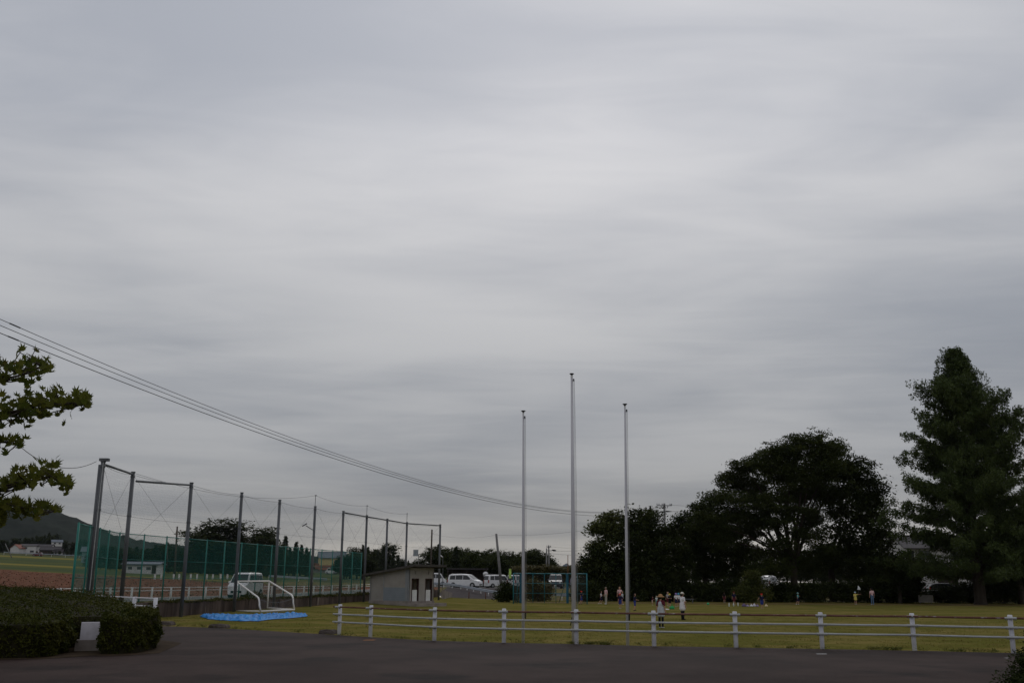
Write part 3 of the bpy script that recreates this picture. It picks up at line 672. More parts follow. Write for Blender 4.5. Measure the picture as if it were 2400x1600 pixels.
# ---------------------------------------------------------------- kerb stones
def stone(px, py, sx, sy, sz, rz, label, seed):
    p = G(px, py, 0); bm = bmesh.new(); bmesh.ops.create_cube(bm, size=1); bmesh.ops.subdivide_edges(bm, edges=bm.edges[:], cuts=4, use_grid_fill=True)
    for v in bm.verts:
        c = v.co; r = c.copy(); k = 1 - .28 * max(0, abs(c.x) * 2 - .6) * (1 if c.z > 0 else .3)
        v.co = Vector((c.x * sx * (1 - .25 * max(0, c.z)), c.y * sy * (1 - .3 * max(0, c.z)), (c.z + .5) * sz * k)) + Vector((hsh(c.x * 9, c.y * 7, seed), hsh(c.z * 8, c.x * 6, seed), hsh(c.y * 9, c.z * 5 + c.x * 4, seed))) * .018
    me = bpy.data.meshes.new('kerb_stone'); bm.to_mesh(me); bm.free(); me.materials.append(M_stone)
    o = link('kerb_stone', me, None, (p.x, p.y + sy * .2, -.01)); o.rotation_euler = (0, 0, rz); return tag(o, label, 'stone', 'kerb stones at the yard edge')
stone(513, 1470, .66, .30, .13, -.25, 'weathered kerb stone at the yard edge in front of the blue tarpaulin', 1)
stone(769, 1484, .52, .26, .13, -.35, 'dark kerb stone beside the first fence post', 2)
stone(386, 1464, .62, .30, .14, -.2, 'dark kerb stone at the right end of the azalea hedge', 4)
# ---------------------------------------------------------------- white sign block in the hedge gap
p = G(199, 1527, 0); root = thing('sign_block', 'white slab on a concrete base showing in the gap of the hedge', 'sign', (p.x, p.y + .55, 0), .35)
mb = MB(); mb.box((0, 0, .12), (.85, .42, .24)); mb.build('base', M_conc, root)
mb = MB(); mb.slab([(-.34, -.13, .24), (.34, -.13, .24), (.34, -.06, .62), (-.34, -.06, .62)], (0, .2, 0)); mb.build('slab', mat('white_stone', (.42, .40, .43), (.50, .48, .52), 6, .7), root)
# ---------------------------------------------------------------- backstop cage
za = -.57
cl, cr = P(1203, 1414, 101), P(1376, 1411, 101)
b1, b2 = P(1220, 1408, 104.5), P(1330, 1408, 104.5)
root = thing('backstop', 'turquoise pipe backstop frame with mesh standing on the far lawn', 'backstop', (b1.x, b1.y, tz(b1.x, b1.y)))
M_turq = mat('turquoise_paint', (.010, .12, .145), (.015, .155, .18), 3, .5); M_turb = mat('blue_paint', (.010, .085, .14), (.013, .11, .165), 3, .5)
hb = 2.95
def bp(a): return Vector((a.x, a.y, tz(a.x, a.y)))
b3 = P(1354, 1409, 103.2)
line = [bp(cl), bp(P(1212, 1411, 103)), bp(b1), bp(P(1249, 1408, 104.5)), bp(P(1276, 1408, 104.5)), bp(P(1303, 1408, 104.5)), bp(b2), bp(b3), bp(cr)]
for i, a in enumerate(line):
    mb = MB(); wide = i in (2, 6); mb.box(a + Z * (hb / 2), (.24, .1, hb)) if wide else mb.tube(a - Z * .2, a + Z * hb, .05 if i in (0, 8) else .027, n=8)
    wpart(root, 'post', mb, M_turb if wide else M_turq, not wide)
for a, b in zip(line, line[1:]):
    for z, r_ in ((hb - .03, .045), (hb * .66, .022), (hb * .33, .022)):
        mb = MB(); mb.tube(a + Z * z, b + Z * z, r_, n=8); wpart(root, 'rail', mb, M_turq, True)
    mb = MB(); L = (b - a).length; n = int(L / .1)
    for k in range(n): q = a.lerp(b, k / n); mb.path([q + Z * .05, q + Z * hb], .0045, 3, cap=False)
    for k in range(29): mb.path([a + Z * (.1 + k * .1), b + Z * (.1 + k * .1)], .0045, 3, cap=False)
    tag(wpart(root, 'mesh_panel', mb, M_net), kind='stuff')
for a, b in ((P(1310, 1408, 106.5), P(1327, 1358, 104.6)), (P(1207, 1408, 106.5), P(1217, 1358, 104.6))):
    mb = MB(); a = bp(a); mb.tube(a, b, .03, n=8); wpart(root, 'brace', mb, M_turq, True)
# ---------------------------------------------------------------- vegetation
def limb(mb, a, b, r0, r1, bow=.15, n=6, seed=0, sides=7):
    a, b = Vector(a), Vector(b); L = (b - a).length; r = random.Random(seed); pts = []
    j1 = Vector((r.uniform(-1, 1), r.uniform(-1, 1), 0)) * L * .06
    for k in range(n + 1):
        t = k / n; p = a.lerp(b, t) + Vector((0, 0, L * bow * math.sin(math.pi * t))) * .6 + j1 * math.sin(2 * math.pi * t); pts.append(p)
    mb.path(pts, [lerp(r0, r1, (k / n) ** .8) for k in range(n + 1)], sides, cap=False); return pts
def crown_points(lobes, ncl, nleaf, cr, flat, seed, shell=.55):
    r = np.random.default_rng(seed); w = np.array([(l[1][0] * l[1][1] * l[1][2]) ** (2 / 3) for l in lobes]); w /= w.sum()
    idx = r.choice(len(lobes), ncl, p=w); c = np.array([l[0] for l in lobes])[idx]; R_ = np.array([l[1] for l in lobes])[idx]
    u = r.normal(size=(ncl, 3)); u /= np.linalg.norm(u, axis=1)[:, None]; rad = (shell + (1 - shell) * r.random(ncl) ** .8) * np.clip(1 + r.normal(size=ncl) * .16, .6, 1.45)
    cc = c + u * R_ * rad[:, None]
    n = (r.uniform(.5, 1.5, ncl) * nleaf).astype(int); rep = np.repeat(np.arange(ncl), n); s = r.uniform(.6, 1.3, ncl)[rep][:, None] * cr
    pts = cc[rep] + np.clip(r.normal(size=(len(rep), 3)), -1.9, 1.9) * s * np.array([1, 1, flat]); return cc, pts
def pxlobes(L, d, root, dep=.8, spread=None):
    out = []; r = random.Random(len(L))
    for (x, y, rx, ry) in L:
        yy = d + r.uniform(-1, 1) * (spread or 2.0); c = P(x, y, yy) - root; a, b = rx * d / 2400, ry * d / 2469; out.append(((c.x, c.y, c.z), (a, max(b, a * dep), b)))
    return out
def tree(name, label, X, Y, L, d, trunk_r, fork, ncl, nleaf, cr, flat, leaf, lw, M_l, M_b, seed, dep=.8, spread=2., shell=.5, up=.3, cat='tree', group=None, twigs=60, extra_z=0):
    z0 = tz(X, Y); root = thing(name, label, cat, (X, Y, z0), group=group); rv = Vector((X, Y, z0))
    lobes = pxlobes(L, d, rv, dep, spread)
    cc, pts = crown_points(lobes, ncl, nleaf, cr, flat, seed, shell)
    ok = pts[:, 2] > .1; pts = pts[ok]
    mb = MB(); fk = Vector((random.uniform(-.2, .2), 0, fork))
    mb.path([(0, 0, -.3), (0, 0, .15), (trunk_r * .1, 0, fork * .5), fk], [trunk_r * 1.5, trunk_r * 1.05, trunk_r * .9, trunk_r * .8], 10, cap=False)
    hubs = []
    for i, (c, rr) in enumerate(lobes):
        b = Vector(c) - Vector((0, 0, rr[2] * .2)); st = fk * random.uniform(.8, 1)
        pp = limb(mb, st, b, trunk_r * .42, trunk_r * .10, .12, 6, seed + i); hubs += pp[2:]
    hv = np.array([tuple(h) for h in hubs])
    for k in range(min(twigs, len(cc))):
        q = cc[k]; j = np.argmin(((hv - q) ** 2).sum(1) + (hv[:, 2] > q[2]) * 4); limb(mb, hv[j], q, trunk_r * .09, trunk_r * .025, .08, 3, k, 5)
    mb.build('trunk', M_b, root, True)
    link('crown', cards_mesh('crown', cards(pts, leaf, lw, up, seed), M_l), root); return root
TR = 'trees along the far edge of the lawn'
tree('zelkova_tree', 'big spreading zelkova with fanned branches behind the far lawn', *P(1863, 1410, 117).xy,
     [(1890, 1047, 78, 34), (1800, 1085, 66, 34), (1935, 1068, 46, 40), (1725, 1128, 55, 26), (1850, 1120, 85, 36), (1690, 1172, 52, 22), (1785, 1180, 75, 30), (1925, 1150, 70, 40), (1668, 1222, 60, 30), (1750, 1245, 55, 26), (1900, 1215, 45, 30), (1820, 1225, 45, 20), (1790, 1300, 60, 18), (1920, 1290, 50, 25), (1745, 1095, 38, 20), (1765, 1145, 50, 24), (1905, 1100, 80, 38), (1835, 1062, 50, 26), (1865, 1165, 60, 28), (1720, 1203, 50, 20), (1855, 1200, 50, 18), (1760, 1215, 60, 22), (1700, 1262, 50, 30), (1740, 1290, 50, 26), (1830, 1270, 40, 20), (1800, 1328, 55, 22), (1890, 1318, 55, 24), (1845, 1300, 45, 16), (1960, 1060, 34, 30), (1975, 1105, 34, 34), (1890, 1250, 50, 22)],
     117, .45, 4.4, 3500, 40, .42, .42, .27, .14, M_leafz, M_barkd, 11, spread=3.5, shell=.3, group=TR, twigs=260)
tree('broadleaf_tree', 'dense dark rounded tree leaning against the right side of the zelkova', *P(1953, 1410, 120).xy,
     [(2000, 1105, 48, 36), (2032, 1150, 48, 42), (1985, 1180, 60, 50), (2045, 1205, 36, 38), (2005, 1250, 66, 46), (1975, 1310, 70, 40), (2060, 1270, 36, 36), (2040, 1325, 50, 36)],
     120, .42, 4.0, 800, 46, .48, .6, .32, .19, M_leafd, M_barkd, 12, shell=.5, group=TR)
tree('broadleaf_tree', 'tree with thin bare twig tips just left of the zelkova', *P(1655, 1410, 121).xy,
     [(1642, 1188, 32, 12), (1625, 1225, 46, 26), (1675, 1262, 48, 36), (1610, 1275, 48, 36), (1580, 1248, 26, 26), (1650, 1310, 66, 40), (1720, 1320, 50, 34)],
     121, .33, 4.0, 620, 42, .46, .55, .32, .18, M_leafd, M_barkd, 13, group=TR, shell=.45)
tree('broadleaf_tree', 'broad dark tree between the right flagpole and the utility pole', *P(1505, 1410, 118).xy,
     [(1500, 1222, 38, 28), (1530, 1215, 20, 24), (1475, 1262, 44, 36), (1540, 1265, 42, 34), (1570, 1305, 46, 40), (1510, 1318, 60, 46), (1445, 1325, 44, 44), (1550, 1355, 66, 38)],
     118, .4, 3.4, 800, 46, .48, .6, .32, .19, M_leafd, M_barkd, 14, group=TR, shell=.5)
tree('broadleaf_tree', 'looser lighter green tree at the left end of the tree row', *P(1425, 1410, 121).xy,
     [(1432, 1212, 24, 16), (1412, 1238, 26, 18), (1440, 1250, 26, 22), (1405, 1280, 20, 16)],
     121, .22, 5.0, 150, 50, .55, .5, .34, .2, M_leafl, M_barkd, 15, group=TR, shell=.4)
tree('broadleaf_tree', 'low dark tree closing the left end of the tree row above the bushes', *P(1405, 1408, 119).xy,
     [(1395, 1310, 28, 26), (1420, 1338, 40, 32), (1385, 1350, 22, 26), (1440, 1368, 50, 30)],
     119, .22, 2.2, 380, 46, .45, .6, .32, .2, M_leafd, M_barkd, 16, group=TR)
# dawn redwood on the right
def redwood(name, label, X, Y, H_, seed, wl, wr, M_l):
    z0 = tz(X, Y); root = thing(name, label, 'tree', (X, Y, z0), group=TR); r = random.Random(seed); mb = MB()
    mb.path([(0, 0, -.4), (0, 0, .4), (0, 0, H_ * .5), (0, 0, H_)], [.85, .6, .33, .03], 10, cap=False)
    C = []
    z = 2.4
    while z < H_ - .2:
        f = z / H_
        for k in range(6 if f < .8 else 5):
            a = r.uniform(0, 2 * math.pi); wid = (table(wl, f) if math.cos(a) < 0 else table(wr, f)) * (r.uniform(.5, 1.0) if r.random() < .78 or f > .8 else r.uniform(1.0, 1.15))
            rise = lerp(.10, 1.1, f ** 1.3) * r.uniform(.5, 1.3)
            d = Vector((math.cos(a), math.sin(a) * .9, 0)); st = Vector((0, 0, z)); e = d * wid + Vector((0, 0, z + wid * rise))
            if e.z > H_ + .1: e.z = H_ + .1 - r.random() * 1.5
            limb(mb, st, e, lerp(.09, .025, f), .010, .03, 5, r.randrange(9999), 5)
            for q in range(int(4 + wid * 4.2)):
                t = r.uniform(.30, 1.0); p = st.lerp(e, t) + Vector((r.gauss(0, .38), r.gauss(0, .38), r.gauss(0, .15))) * (.3 + t * .9); cr = r.uniform(.26, .50)
                for w in range(int(34 * cr / .4)):
                    ox, oy, oz = r.gauss(0, 1), r.gauss(0, 1), r.gauss(0, 1); n_ = max(1, math.sqrt(ox * ox + oy * oy + oz * oz) / 1.6)
                    C.append((p.x + ox / n_ * cr * .55, p.y + oy / n_ * cr * .55, p.z - .25 * cr + oz / n_ * cr * .75))
        z += lerp(.50, .36, f)
    mb.build('trunk', M_barkd, root, True)
    link('crown', cards_mesh('crown', cards(np.array(C), .30, .11, .0, seed, droop=.8), M_l), root); return root
b = P(2299, 1416, 109)
redwood('dawn_redwood', 'tall conical conifer towering at the right end of the tree row', b.x, b.y, 27.6, 21,
        ((0, 8.5), (.15, 9.4), (.34, 8.6), (.42, 6.6), (.5, 5.6), (.6, 5.2), (.72, 4.4), (.82, 3.0), (.92, 1.5), (1, .3)), ((0, 8), (.3, 8.6), (.5, 7.0), (.62, 5.8), (.72, 4.1), (.82, 2.4), (.92, 1.2), (1, .3)), M_leafm)
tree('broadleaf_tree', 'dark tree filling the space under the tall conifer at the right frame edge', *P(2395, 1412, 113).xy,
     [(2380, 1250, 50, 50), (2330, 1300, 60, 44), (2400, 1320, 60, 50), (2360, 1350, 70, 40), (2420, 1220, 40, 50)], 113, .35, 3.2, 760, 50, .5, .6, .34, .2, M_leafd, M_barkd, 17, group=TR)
tree('broadleaf_tree', 'low branching tree in front of the white house', *P(2110, 1412, 113).xy,
     [(2110, 1330, 52, 32), (2150, 1332, 50, 18), (2085, 1365, 50, 32), (2070, 1320, 30, 30), (2140, 1365, 26, 18)], 113, .22, 2.2, 250, 60, .55, .45, .32, .2, M_leafd, M_barkd, 18, group=TR)
# understorey bushes along the edge
def bush(label, px, py, d, L, M_l, seed, ncl=90, nleaf=60, leaf=.24, group='bushes under the tree row', name='bush'):
    p = P(px, py, d); z0 = tz(p.x, p.y); root = thing(name, label, 'bush', (p.x, p.y, z0), group=group); rv = Vector((p.x, p.y, z0))
    lobes = pxlobes(L, d, rv, .9, .5); cc, pts = crown_points(lobes, ncl, nleaf, .32, .8, seed, .45); pts = pts[pts[:, 2] > .02]
    mb = MB()
    for k in range(9): limb(mb, (random.uniform(-.2, .2), random.uniform(-.2, .2), -.1), Vector(cc[k]), .035, .01, .1, 4, k, 5)
    mb.build('stem', M_barkd, root, True); link('foliage', cards_mesh('foliage', cards(pts, leaf, leaf * .55, .3, seed), M_l), root)
bush('rounded lighter green bush between the red-capped child and the zelkova trunk', 1763, 1412, 113, [(1760, 1378, 34, 32), (1778, 1390, 28, 22), (1745, 1395, 26, 18), (1765, 1356, 24, 16)], M_leafl, 31, 150)
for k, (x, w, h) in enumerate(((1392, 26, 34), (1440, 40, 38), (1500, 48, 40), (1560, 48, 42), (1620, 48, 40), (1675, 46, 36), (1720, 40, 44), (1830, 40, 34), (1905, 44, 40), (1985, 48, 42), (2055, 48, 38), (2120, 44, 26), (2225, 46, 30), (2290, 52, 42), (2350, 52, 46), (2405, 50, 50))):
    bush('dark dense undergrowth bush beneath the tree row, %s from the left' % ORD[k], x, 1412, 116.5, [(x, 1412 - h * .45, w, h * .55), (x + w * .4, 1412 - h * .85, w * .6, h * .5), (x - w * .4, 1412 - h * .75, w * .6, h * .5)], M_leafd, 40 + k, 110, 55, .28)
bush('dark bush at the left foot of the turquoise backstop', 1192, 1406, 108, [(1188, 1385, 16, 22), (1205, 1388, 16, 18), (1180, 1398, 14, 12)], M_leafd, 61, 80, group='bushes round the backstop')
bush('olive bush behind the middle of the turquoise backstop', 1260, 1404, 112, [(1245, 1380, 22, 26), (1272, 1384, 20, 22)], M_leafo, 62, 80, group='bushes round the backstop')
bush('dark bush right of the turquoise backstop', 1365, 1404, 113, [(1358, 1388, 18, 20), (1380, 1385, 16, 24)], M_leafd, 63, 90, group='bushes round the backstop')

# background trees: prototypes far larger in number than in kind
def proto_broad(seed, M_l):
    r = random.Random(seed); root = thing('broadleaf_tree', 'x', 'tree', (0, 0, 0)); mb = MB()
    lobes = [((r.uniform(-2.2, 2.2), r.uniform(-2, 2), r.uniform(4.5, 9.2)), (r.uniform(1.6, 2.6), r.uniform(1.6, 2.4), r.uniform(1.2, 2.0))) for _ in range(9)] + [((0, 0, 9), (1.8, 1.8, 1.4)), ((0, 0, 4), (3, 3, 2))]
    cc, pts = crown_points(lobes, 230, 44, .5, .6, seed, .5)
    mb.path([(0, 0, -.4), (0, 0, 3), (0, 0, 8)], [.35, .25, .06], 8, cap=False)
    for k, l in enumerate(lobes): limb(mb, (0, 0, 2.5 + k * .2), l[0], .12, .03, .1, 4, k, 5)
    mb.build('trunk', M_barkd, root, True); link('crown', cards_mesh('crown', cards(pts, .40, .24, .3, seed), M_l), root); return root
def proto_con(seed, M_l, H_=13, wid=2.3):
    r = random.Random(seed); root = thing('conifer_tree', 'x', 'tree', (0, 0, 0)); mb = MB(); mb.path([(0, 0, -.4), (0, 0, H_)], [.26, .03], 8, cap=False); C = []
    z = 1.6
    while z < H_ - .2:
        f = z / H_
        for k in range(6):
            a = r.uniform(0, 6.28); w = wid * (1 - f) ** .75 * r.uniform(.6, 1.15) + .15
            for q in range(int(6 + w * 9)):
                t = r.uniform(.15, 1); C.append((math.cos(a) * w * t + r.gauss(0, .16), math.sin(a) * w * t + r.gauss(0, .16), z - t * .35 + r.gauss(0, .18)))
        z += .36
    mb.build('trunk', M_barkd, root, True); link('crown', cards_mesh('crown', cards(np.array(C), .5, .26, .1, seed, droop=.5), M_l), root); return root
protos = {'b1': proto_broad(101, M_leafd), 'b2': proto_broad(102, M_leafz), 'b3': proto_broad(103, M_leafo), 'c1': proto_con(104, M_con), 'c2': proto_con(105, M_con, 13, 2.9)}
size = {'b1': 11., 'b2': 11., 'b3': 11., 'c1': 13., 'c2': 13.}; used = set()
def put(kind, px, py_top, d, label, group, wide=1., seed=0):
    X = P(px, 1356, d).x; z0 = tz(X, d); top = P(px, py_top, d).z; s = max(.1, (top - z0) / size[kind])
    o = protos[kind] if kind not in used else copy_tree(protos[kind]); used.add(kind)
    r = random.Random(seed * 77 + px); o.location = (X, d, z0 - .05); o.scale = (s * wide, s * wide, s); o.rotation_euler = (0, 0, r.uniform(0, 6.28))
    tag(o, label, 'tree', group); return o
BT = 'distant trees beyond the farmland and car park'
put('b1', 505, 1213, 205, 'large round dark tree standing highest behind the green fence', BT, 1.7)
put('b2', 470, 1238, 203, 'dark tree filling the left shoulder of the highest tree behind the fence', BT, 1.2)
put('b2', 545, 1232, 207, 'dark tree at the right shoulder of the highest tree behind the fence', BT, 1.2)
put('b1', 610, 1231, 210, 'round dark tree, second highest behind the green fence', BT, 1.25)
for k, (x, y) in enumerate(((648, 1292), (668, 1290), (686, 1296), (702, 1300), (718, 1304))): put('b1', x, y, 238, 'dark round tree filling in behind the conifers, %s from the left' % ORD[k], 'round trees behind the conifers', 1.5, k)
for k, x in enumerate((806, 820, 836, 850)): put('b1', x, 1300 - 5 * (k % 2), 226, 'dark round tree right of the cream house, %s from the left' % ORD[k], 'round trees right of the cream house', 1.5, k)
put('b2', 582, 1250, 206, 'smaller dark tree between the two round trees behind the fence', BT, 1.0)
for k, (x, y) in enumerate(((640, 1270), (655, 1282), (664, 1254), (676, 1281), (690, 1268), (703, 1275), (715, 1281), (722, 1290))):
    put('c1', x, y, 225 + (k % 3) * 6, 'dark pointed conifer in the stand left of the cream house, %s from the left' % ORD[k], 'conifers left of the cream house', 1.35, k)
for k in range(30):
    x = 205 + k * 15 + (k % 3) * 4; y = table(((200, 1278), (330, 1278), (380, 1270), (440, 1285), (640, 1295)), x) + random.uniform(-4, 9)
    put(('c1', 'c2', 'b1')[k % 3], x, y, 208 + (k * 37 % 30), 'dark conifer in the wood behind the green fence', 'conifer wood behind the green fence', 1.75, k)
for k in range(16):
    x = 812 + k * 12; y = table(((805, 1300), (830, 1276), (850, 1272), (880, 1285), (905, 1270), (925, 1290), (960, 1310), (1010, 1306)), x) + random.uniform(-3, 6)
    put(('c1', 'c2', 'b1')[k % 3], x, y, 230 + (k * 29 % 40), 'dark tree in the stand behind the shed roof, %s from the left' % ORD[k], 'trees behind the shed', 1.05, k)
for k in range(26):
    x = 1012 + k * 14; y = table(((1010, 1272), (1030, 1275), (1050, 1282), (1070, 1272), (1095, 1284), (1140, 1285), (1180, 1284), (1205, 1300), (1230, 1285), (1250, 1278), (1275, 1284), (1292, 1312), (1320, 1322), (1345, 1330), (1380, 1330)), x) + random.uniform(-2, 6)
    kk = ('b1', 'c2', 'b2')[k % 3] if x < 1090 else ('b1', 'b2')[k % 2]
    put(kk, x, y, 185 + (k * 31 % 24), 'dark tree in the belt behind the parked cars, %s from the left' % ORD[k], 'trees behind the car park', 1.15, k)
for k, x in enumerate((1232, 1262, 1285, 1310, 1345)): put('b3', x, 1318 + 5 * (k % 2), 168, 'olive brown low tree behind the turquoise backstop, %s from the left' % ORD[k], 'olive trees behind the backstop', 1.5, k)
for k in range(26):
    x = -20 + k * 9.5; y = table(((-20, 1268), (0, 1265), (90, 1248), (125, 1250), (150, 1275), (175, 1262), (240, 1275)), x) + random.uniform(-3, 7)
    put(('c1', 'c2', 'b1')[k % 3], x, y, 640 + (k * 41 % 60), 'dark tree at the foot of the hill by the farmhouses', 'trees at the foot of the hill', 1.2, k)
for k in range(9): put('b1', 120 + k * 6.5, 1216 + k * 3.0 + (k % 3) * 2.5, 1180, 'tiny tree standing out on the skyline of the hill', 'skyline trees of the hill', 1.3, k)
for k in range(34):
    x = 1380 + k * 31; put(('b1', 'b2')[k % 2], x, 1318 + random.uniform(-12, 10), 190, 'dark tree glimpsed through the gaps of the tree row', 'trees behind the tree row', 1.3, k)
for k in range(24): put(('c1', 'b1')[k % 2], -20 + k * 9, 1288 + random.uniform(-3, 4), 560, 'small dark garden tree among the farmhouses', 'garden trees of the farmhouses', .9, k) if k not in (5, 6, 7, 8, 9, 10, 13) else None
for k in range(40): put('b2', 210 + k * 11.5, 1338 + random.uniform(-4, 4) + (8 if k > 38 else 0), 192 + (k % 4) * 5, 'low dark shrub at the edge of the field beyond the road', 'shrubs beyond the field', 2.4, k)

# ---------------------------------------------------------------- azalea hedge
def inside(poly, x, y):
    c = False; n = len(poly)
    for i in range(n):
        (x1, y1), (x2, y2) = poly[i], poly[i - 1]
        if (y1 > y) != (y2 > y) and x < (x2 - x1) * (y - y1) / (y2 - y1) + x1: c = not c
    return c
def hedge(label, poly, hf, nt_, ns, seed, edges=None):
    r = random.Random(seed); xs_ = [p[0] for p in poly]; ys_ = [p[1] for p in poly]; cxm, cym = sum(xs_) / len(xs_), sum(ys_) / len(ys_)
    root = thing('azalea_bush', label, 'bush', (cxm, cym, 0), group='azalea hedge'); C = []
    while len(C) < nt_:
        x, y = r.uniform(min(xs_), max(xs_)), r.uniform(min(ys_), max(ys_))
        if inside(poly, x, y): C.append((x - cxm, y - cym, hf(x, y) + .13 * hsh(x * 1.9, y * 1.7) + .07 * hsh(x * 7, y * 6, 2) + abs(r.gauss(0, .05)) - .04))
    n = len(poly); per = [math.dist(poly[i], poly[(i + 1) % n]) for i in range(n)]; tot = sum(per)
    for i in range(n):
        if edges is not None and i not in edges: continue
        a, b = poly[i], poly[(i + 1) % n]; ex, ey = b[1] - a[1], a[0] - b[0]; L = math.hypot(ex, ey); ex /= L; ey /= L
        if inside(poly, (a[0] + b[0]) / 2 + ex * .05, (a[1] + b[1]) / 2 + ey * .05): ex, ey = -ex, -ey
        for k in range(int(ns * per[i])):
            t = r.random(); x, y = lerp(a[0], b[0], t), lerp(a[1], b[1], t); h = hf(x, y); z = h * r.random() ** .8; q = z / h
            o_ = .09 * hsh(x * 3.1 + y * 2.3, z * 5, 1) + .05 * hsh(x * 11, z * 13 + y * 9, 3) + .10 * math.sin(math.pi * min(1, q * 1.05)) - .08 + r.gauss(0, .03)
            C.append((x + ex * o_ - cxm, y + ey * o_ - cym, max(.02, z)))
    link('foliage', cards_mesh('foliage', cards(np.array(C), .068, .032, .15, seed), M_aza), root)
    # twiggy core
    def ins(p, k): return (lerp(p[0], cxm, k), lerp(p[1], cym, k))
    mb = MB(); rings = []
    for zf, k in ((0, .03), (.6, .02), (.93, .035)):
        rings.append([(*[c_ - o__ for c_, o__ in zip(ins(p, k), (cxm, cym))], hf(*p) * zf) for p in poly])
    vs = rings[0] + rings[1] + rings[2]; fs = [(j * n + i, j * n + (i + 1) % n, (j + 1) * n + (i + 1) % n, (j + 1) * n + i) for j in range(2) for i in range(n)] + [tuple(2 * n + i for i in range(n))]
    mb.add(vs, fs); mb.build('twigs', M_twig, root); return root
hA = lambda x, y: .70 + .022 * max(0, y - 22)
hedge('long clipped azalea bush left of the white sign slab', [(-18, 20.6), (-13, 20.9), (-10.9, 21.1), (-9.85, 21.35), (-9.58, 21.8), (-9.75, 23.0), (-10.6, 24.8), (-18, 24.8)], hA, 17000, 1500, 71, (0, 1, 2, 3, 4, 5))
hedge('rounded azalea bush right of the white sign slab', [(-9.12, 23.1), (-8.88, 22.55), (-8.5, 22.6), (-8.2, 23.1), (-8.32, 24.4), (-8.95, 26.2), (-9.6, 26.0), (-9.25, 24.2)], hA, 7000, 2000, 72, (0, 1, 2, 3, 4, 6, 7))
hedge('deep azalea bed rising behind the white sign slab', [(-9.5, 24.6), (-9.3, 26.3), (-9.8, 27.2), (-11, 30), (-13.4, 34.6), (-15.2, 37.4), (-17.0, 40), (-21, 45), (-34, 46), (-24, 34), (-18.5, 24.5), (-12, 24.7), (-10.3, 24.5)], hA, 46000, 600, 73, (0, 1, 2, 3, 4, 5, 6, 11, 12))
# juniper in the right corner
root = thing('juniper', 'dark feathery evergreen shrub in the bottom right corner', 'bush', (*P(2452, 1650, 11.5).xy, 0)); rv = Vector(root.location)
lob = [((P(x, y, 11.5 + dy) - rv), (a, a, b)) for x, y, a, b, dy in ((2440, 1505, .12, .14, 0), (2420, 1560, .20, .16, .1), (2400, 1610, .24, .16, 0), (2450, 1600, .3, .3, .3), (2390, 1660, .3, .2, .1), (2440, 1700, .4, .3, .2), (2462, 1540, .16, .2, .2))]
cc, pts = crown_points([((c.x, c.y, c.z), r_) for c, r_ in lob], 420, 60, .045, .9, 81, .4); pts = pts[pts[:, 2] > .03]
mb = MB()
for k, (c, r_) in enumerate(lob): limb(mb, (0, 0, -.05), c, .03, .008, .1, 5, k, 6)
mb.build('stem', M_bark, root, True); link('foliage', cards_mesh('foliage', cards(pts, .05, .016, .1, 82), M_leafd), root)

# ---------------------------------------------------------------- maple reaching in from the left
mt = P(-420, 1300, 8.3); root = thing('maple_tree', 'maple branches with pointed leaves reaching in at the left edge', 'tree', (mt.x, mt.y, 0)); rv = Vector((mt.x, mt.y, 0))
mb = MB(); mb.path([(0, 0, -.3), (.03, .02, 1.0), (.12, 0, 2.0), (.2, .05, 3.2), (.3, .1, 4.4)], [.15, .12, .105, .08, .04], 12, cap=False)
mb.build('trunk', M_bark, root, True)
def leaf_mesh():
    vs, fs = [(0, 0, 0)], []; lob = [(-118, .52), (-78, .80), (-38, 1.0), (0, 1.18), (38, 1.0), (78, .80), (118, .52)]; out = [(-.06, -.38, .01)]
    for k, (a, l) in enumerate(lob):
        A = math.radians(a); out.append((math.sin(A) * l, math.cos(A) * l, -.14 * l * l))
        if k < 6:
            B_ = math.radians((a + lob[k + 1][0]) / 2); out.append((math.sin(B_) * .46, math.cos(B_) * .46, .03))
    out.append((.06, -.38, .01)); vs += out; n = len(out); fs = [(0, 1 + i, 1 + (i + 1) % n) for i in range(n)]
    m_ = MB(); m_.add(vs, fs); return m_.mesh('leaf', M_map)
LM = leaf_mesh(); lr = random.Random(5)
BR = [([(-380, 930, 8.3), (-160, 925, 8.1), (-60, 905, 8.0), (0, 893, 8.0), (50, 878, 7.9), (105, 858, 7.9)], 82, (0, 28, -14), (-70, 120)),
      ([(-380, 1020, 8.3), (-150, 1000, 8.0), (0, 972, 7.9), (70, 955, 7.8), (140, 938, 7.8), (200, 940, 7.8)], 150, (0, 26, 4), (-80, 210)),
      ([(-380, 1060, 8.3), (-120, 1050, 8.0), (0, 1036, 8.0), (48, 1032, 8.0)], 22, (0, 16, 0), (-70, 52)),
      ([(-380, 1200, 8.4), (-150, 1185, 8.1), (0, 1150, 8.0), (60, 1128, 7.9), (120, 1118, 7.9), (165, 1138, 7.9)], 110, (0, 22, -8), (-70, 168)),
      ([(-380, 1215, 8.4), (-130, 1200, 8.2), (0, 1180, 8.1), (70, 1190, 8.1), (138, 1192, 8.1)], 88, (0, 16, 4), (-70, 142)),
      ([(-380, 1260, 8.4), (-120, 1230, 8.2), (-20, 1215, 8.1)], 40, (0, 22, 0), (-90, 12))]
nleaf = 0; spare = []
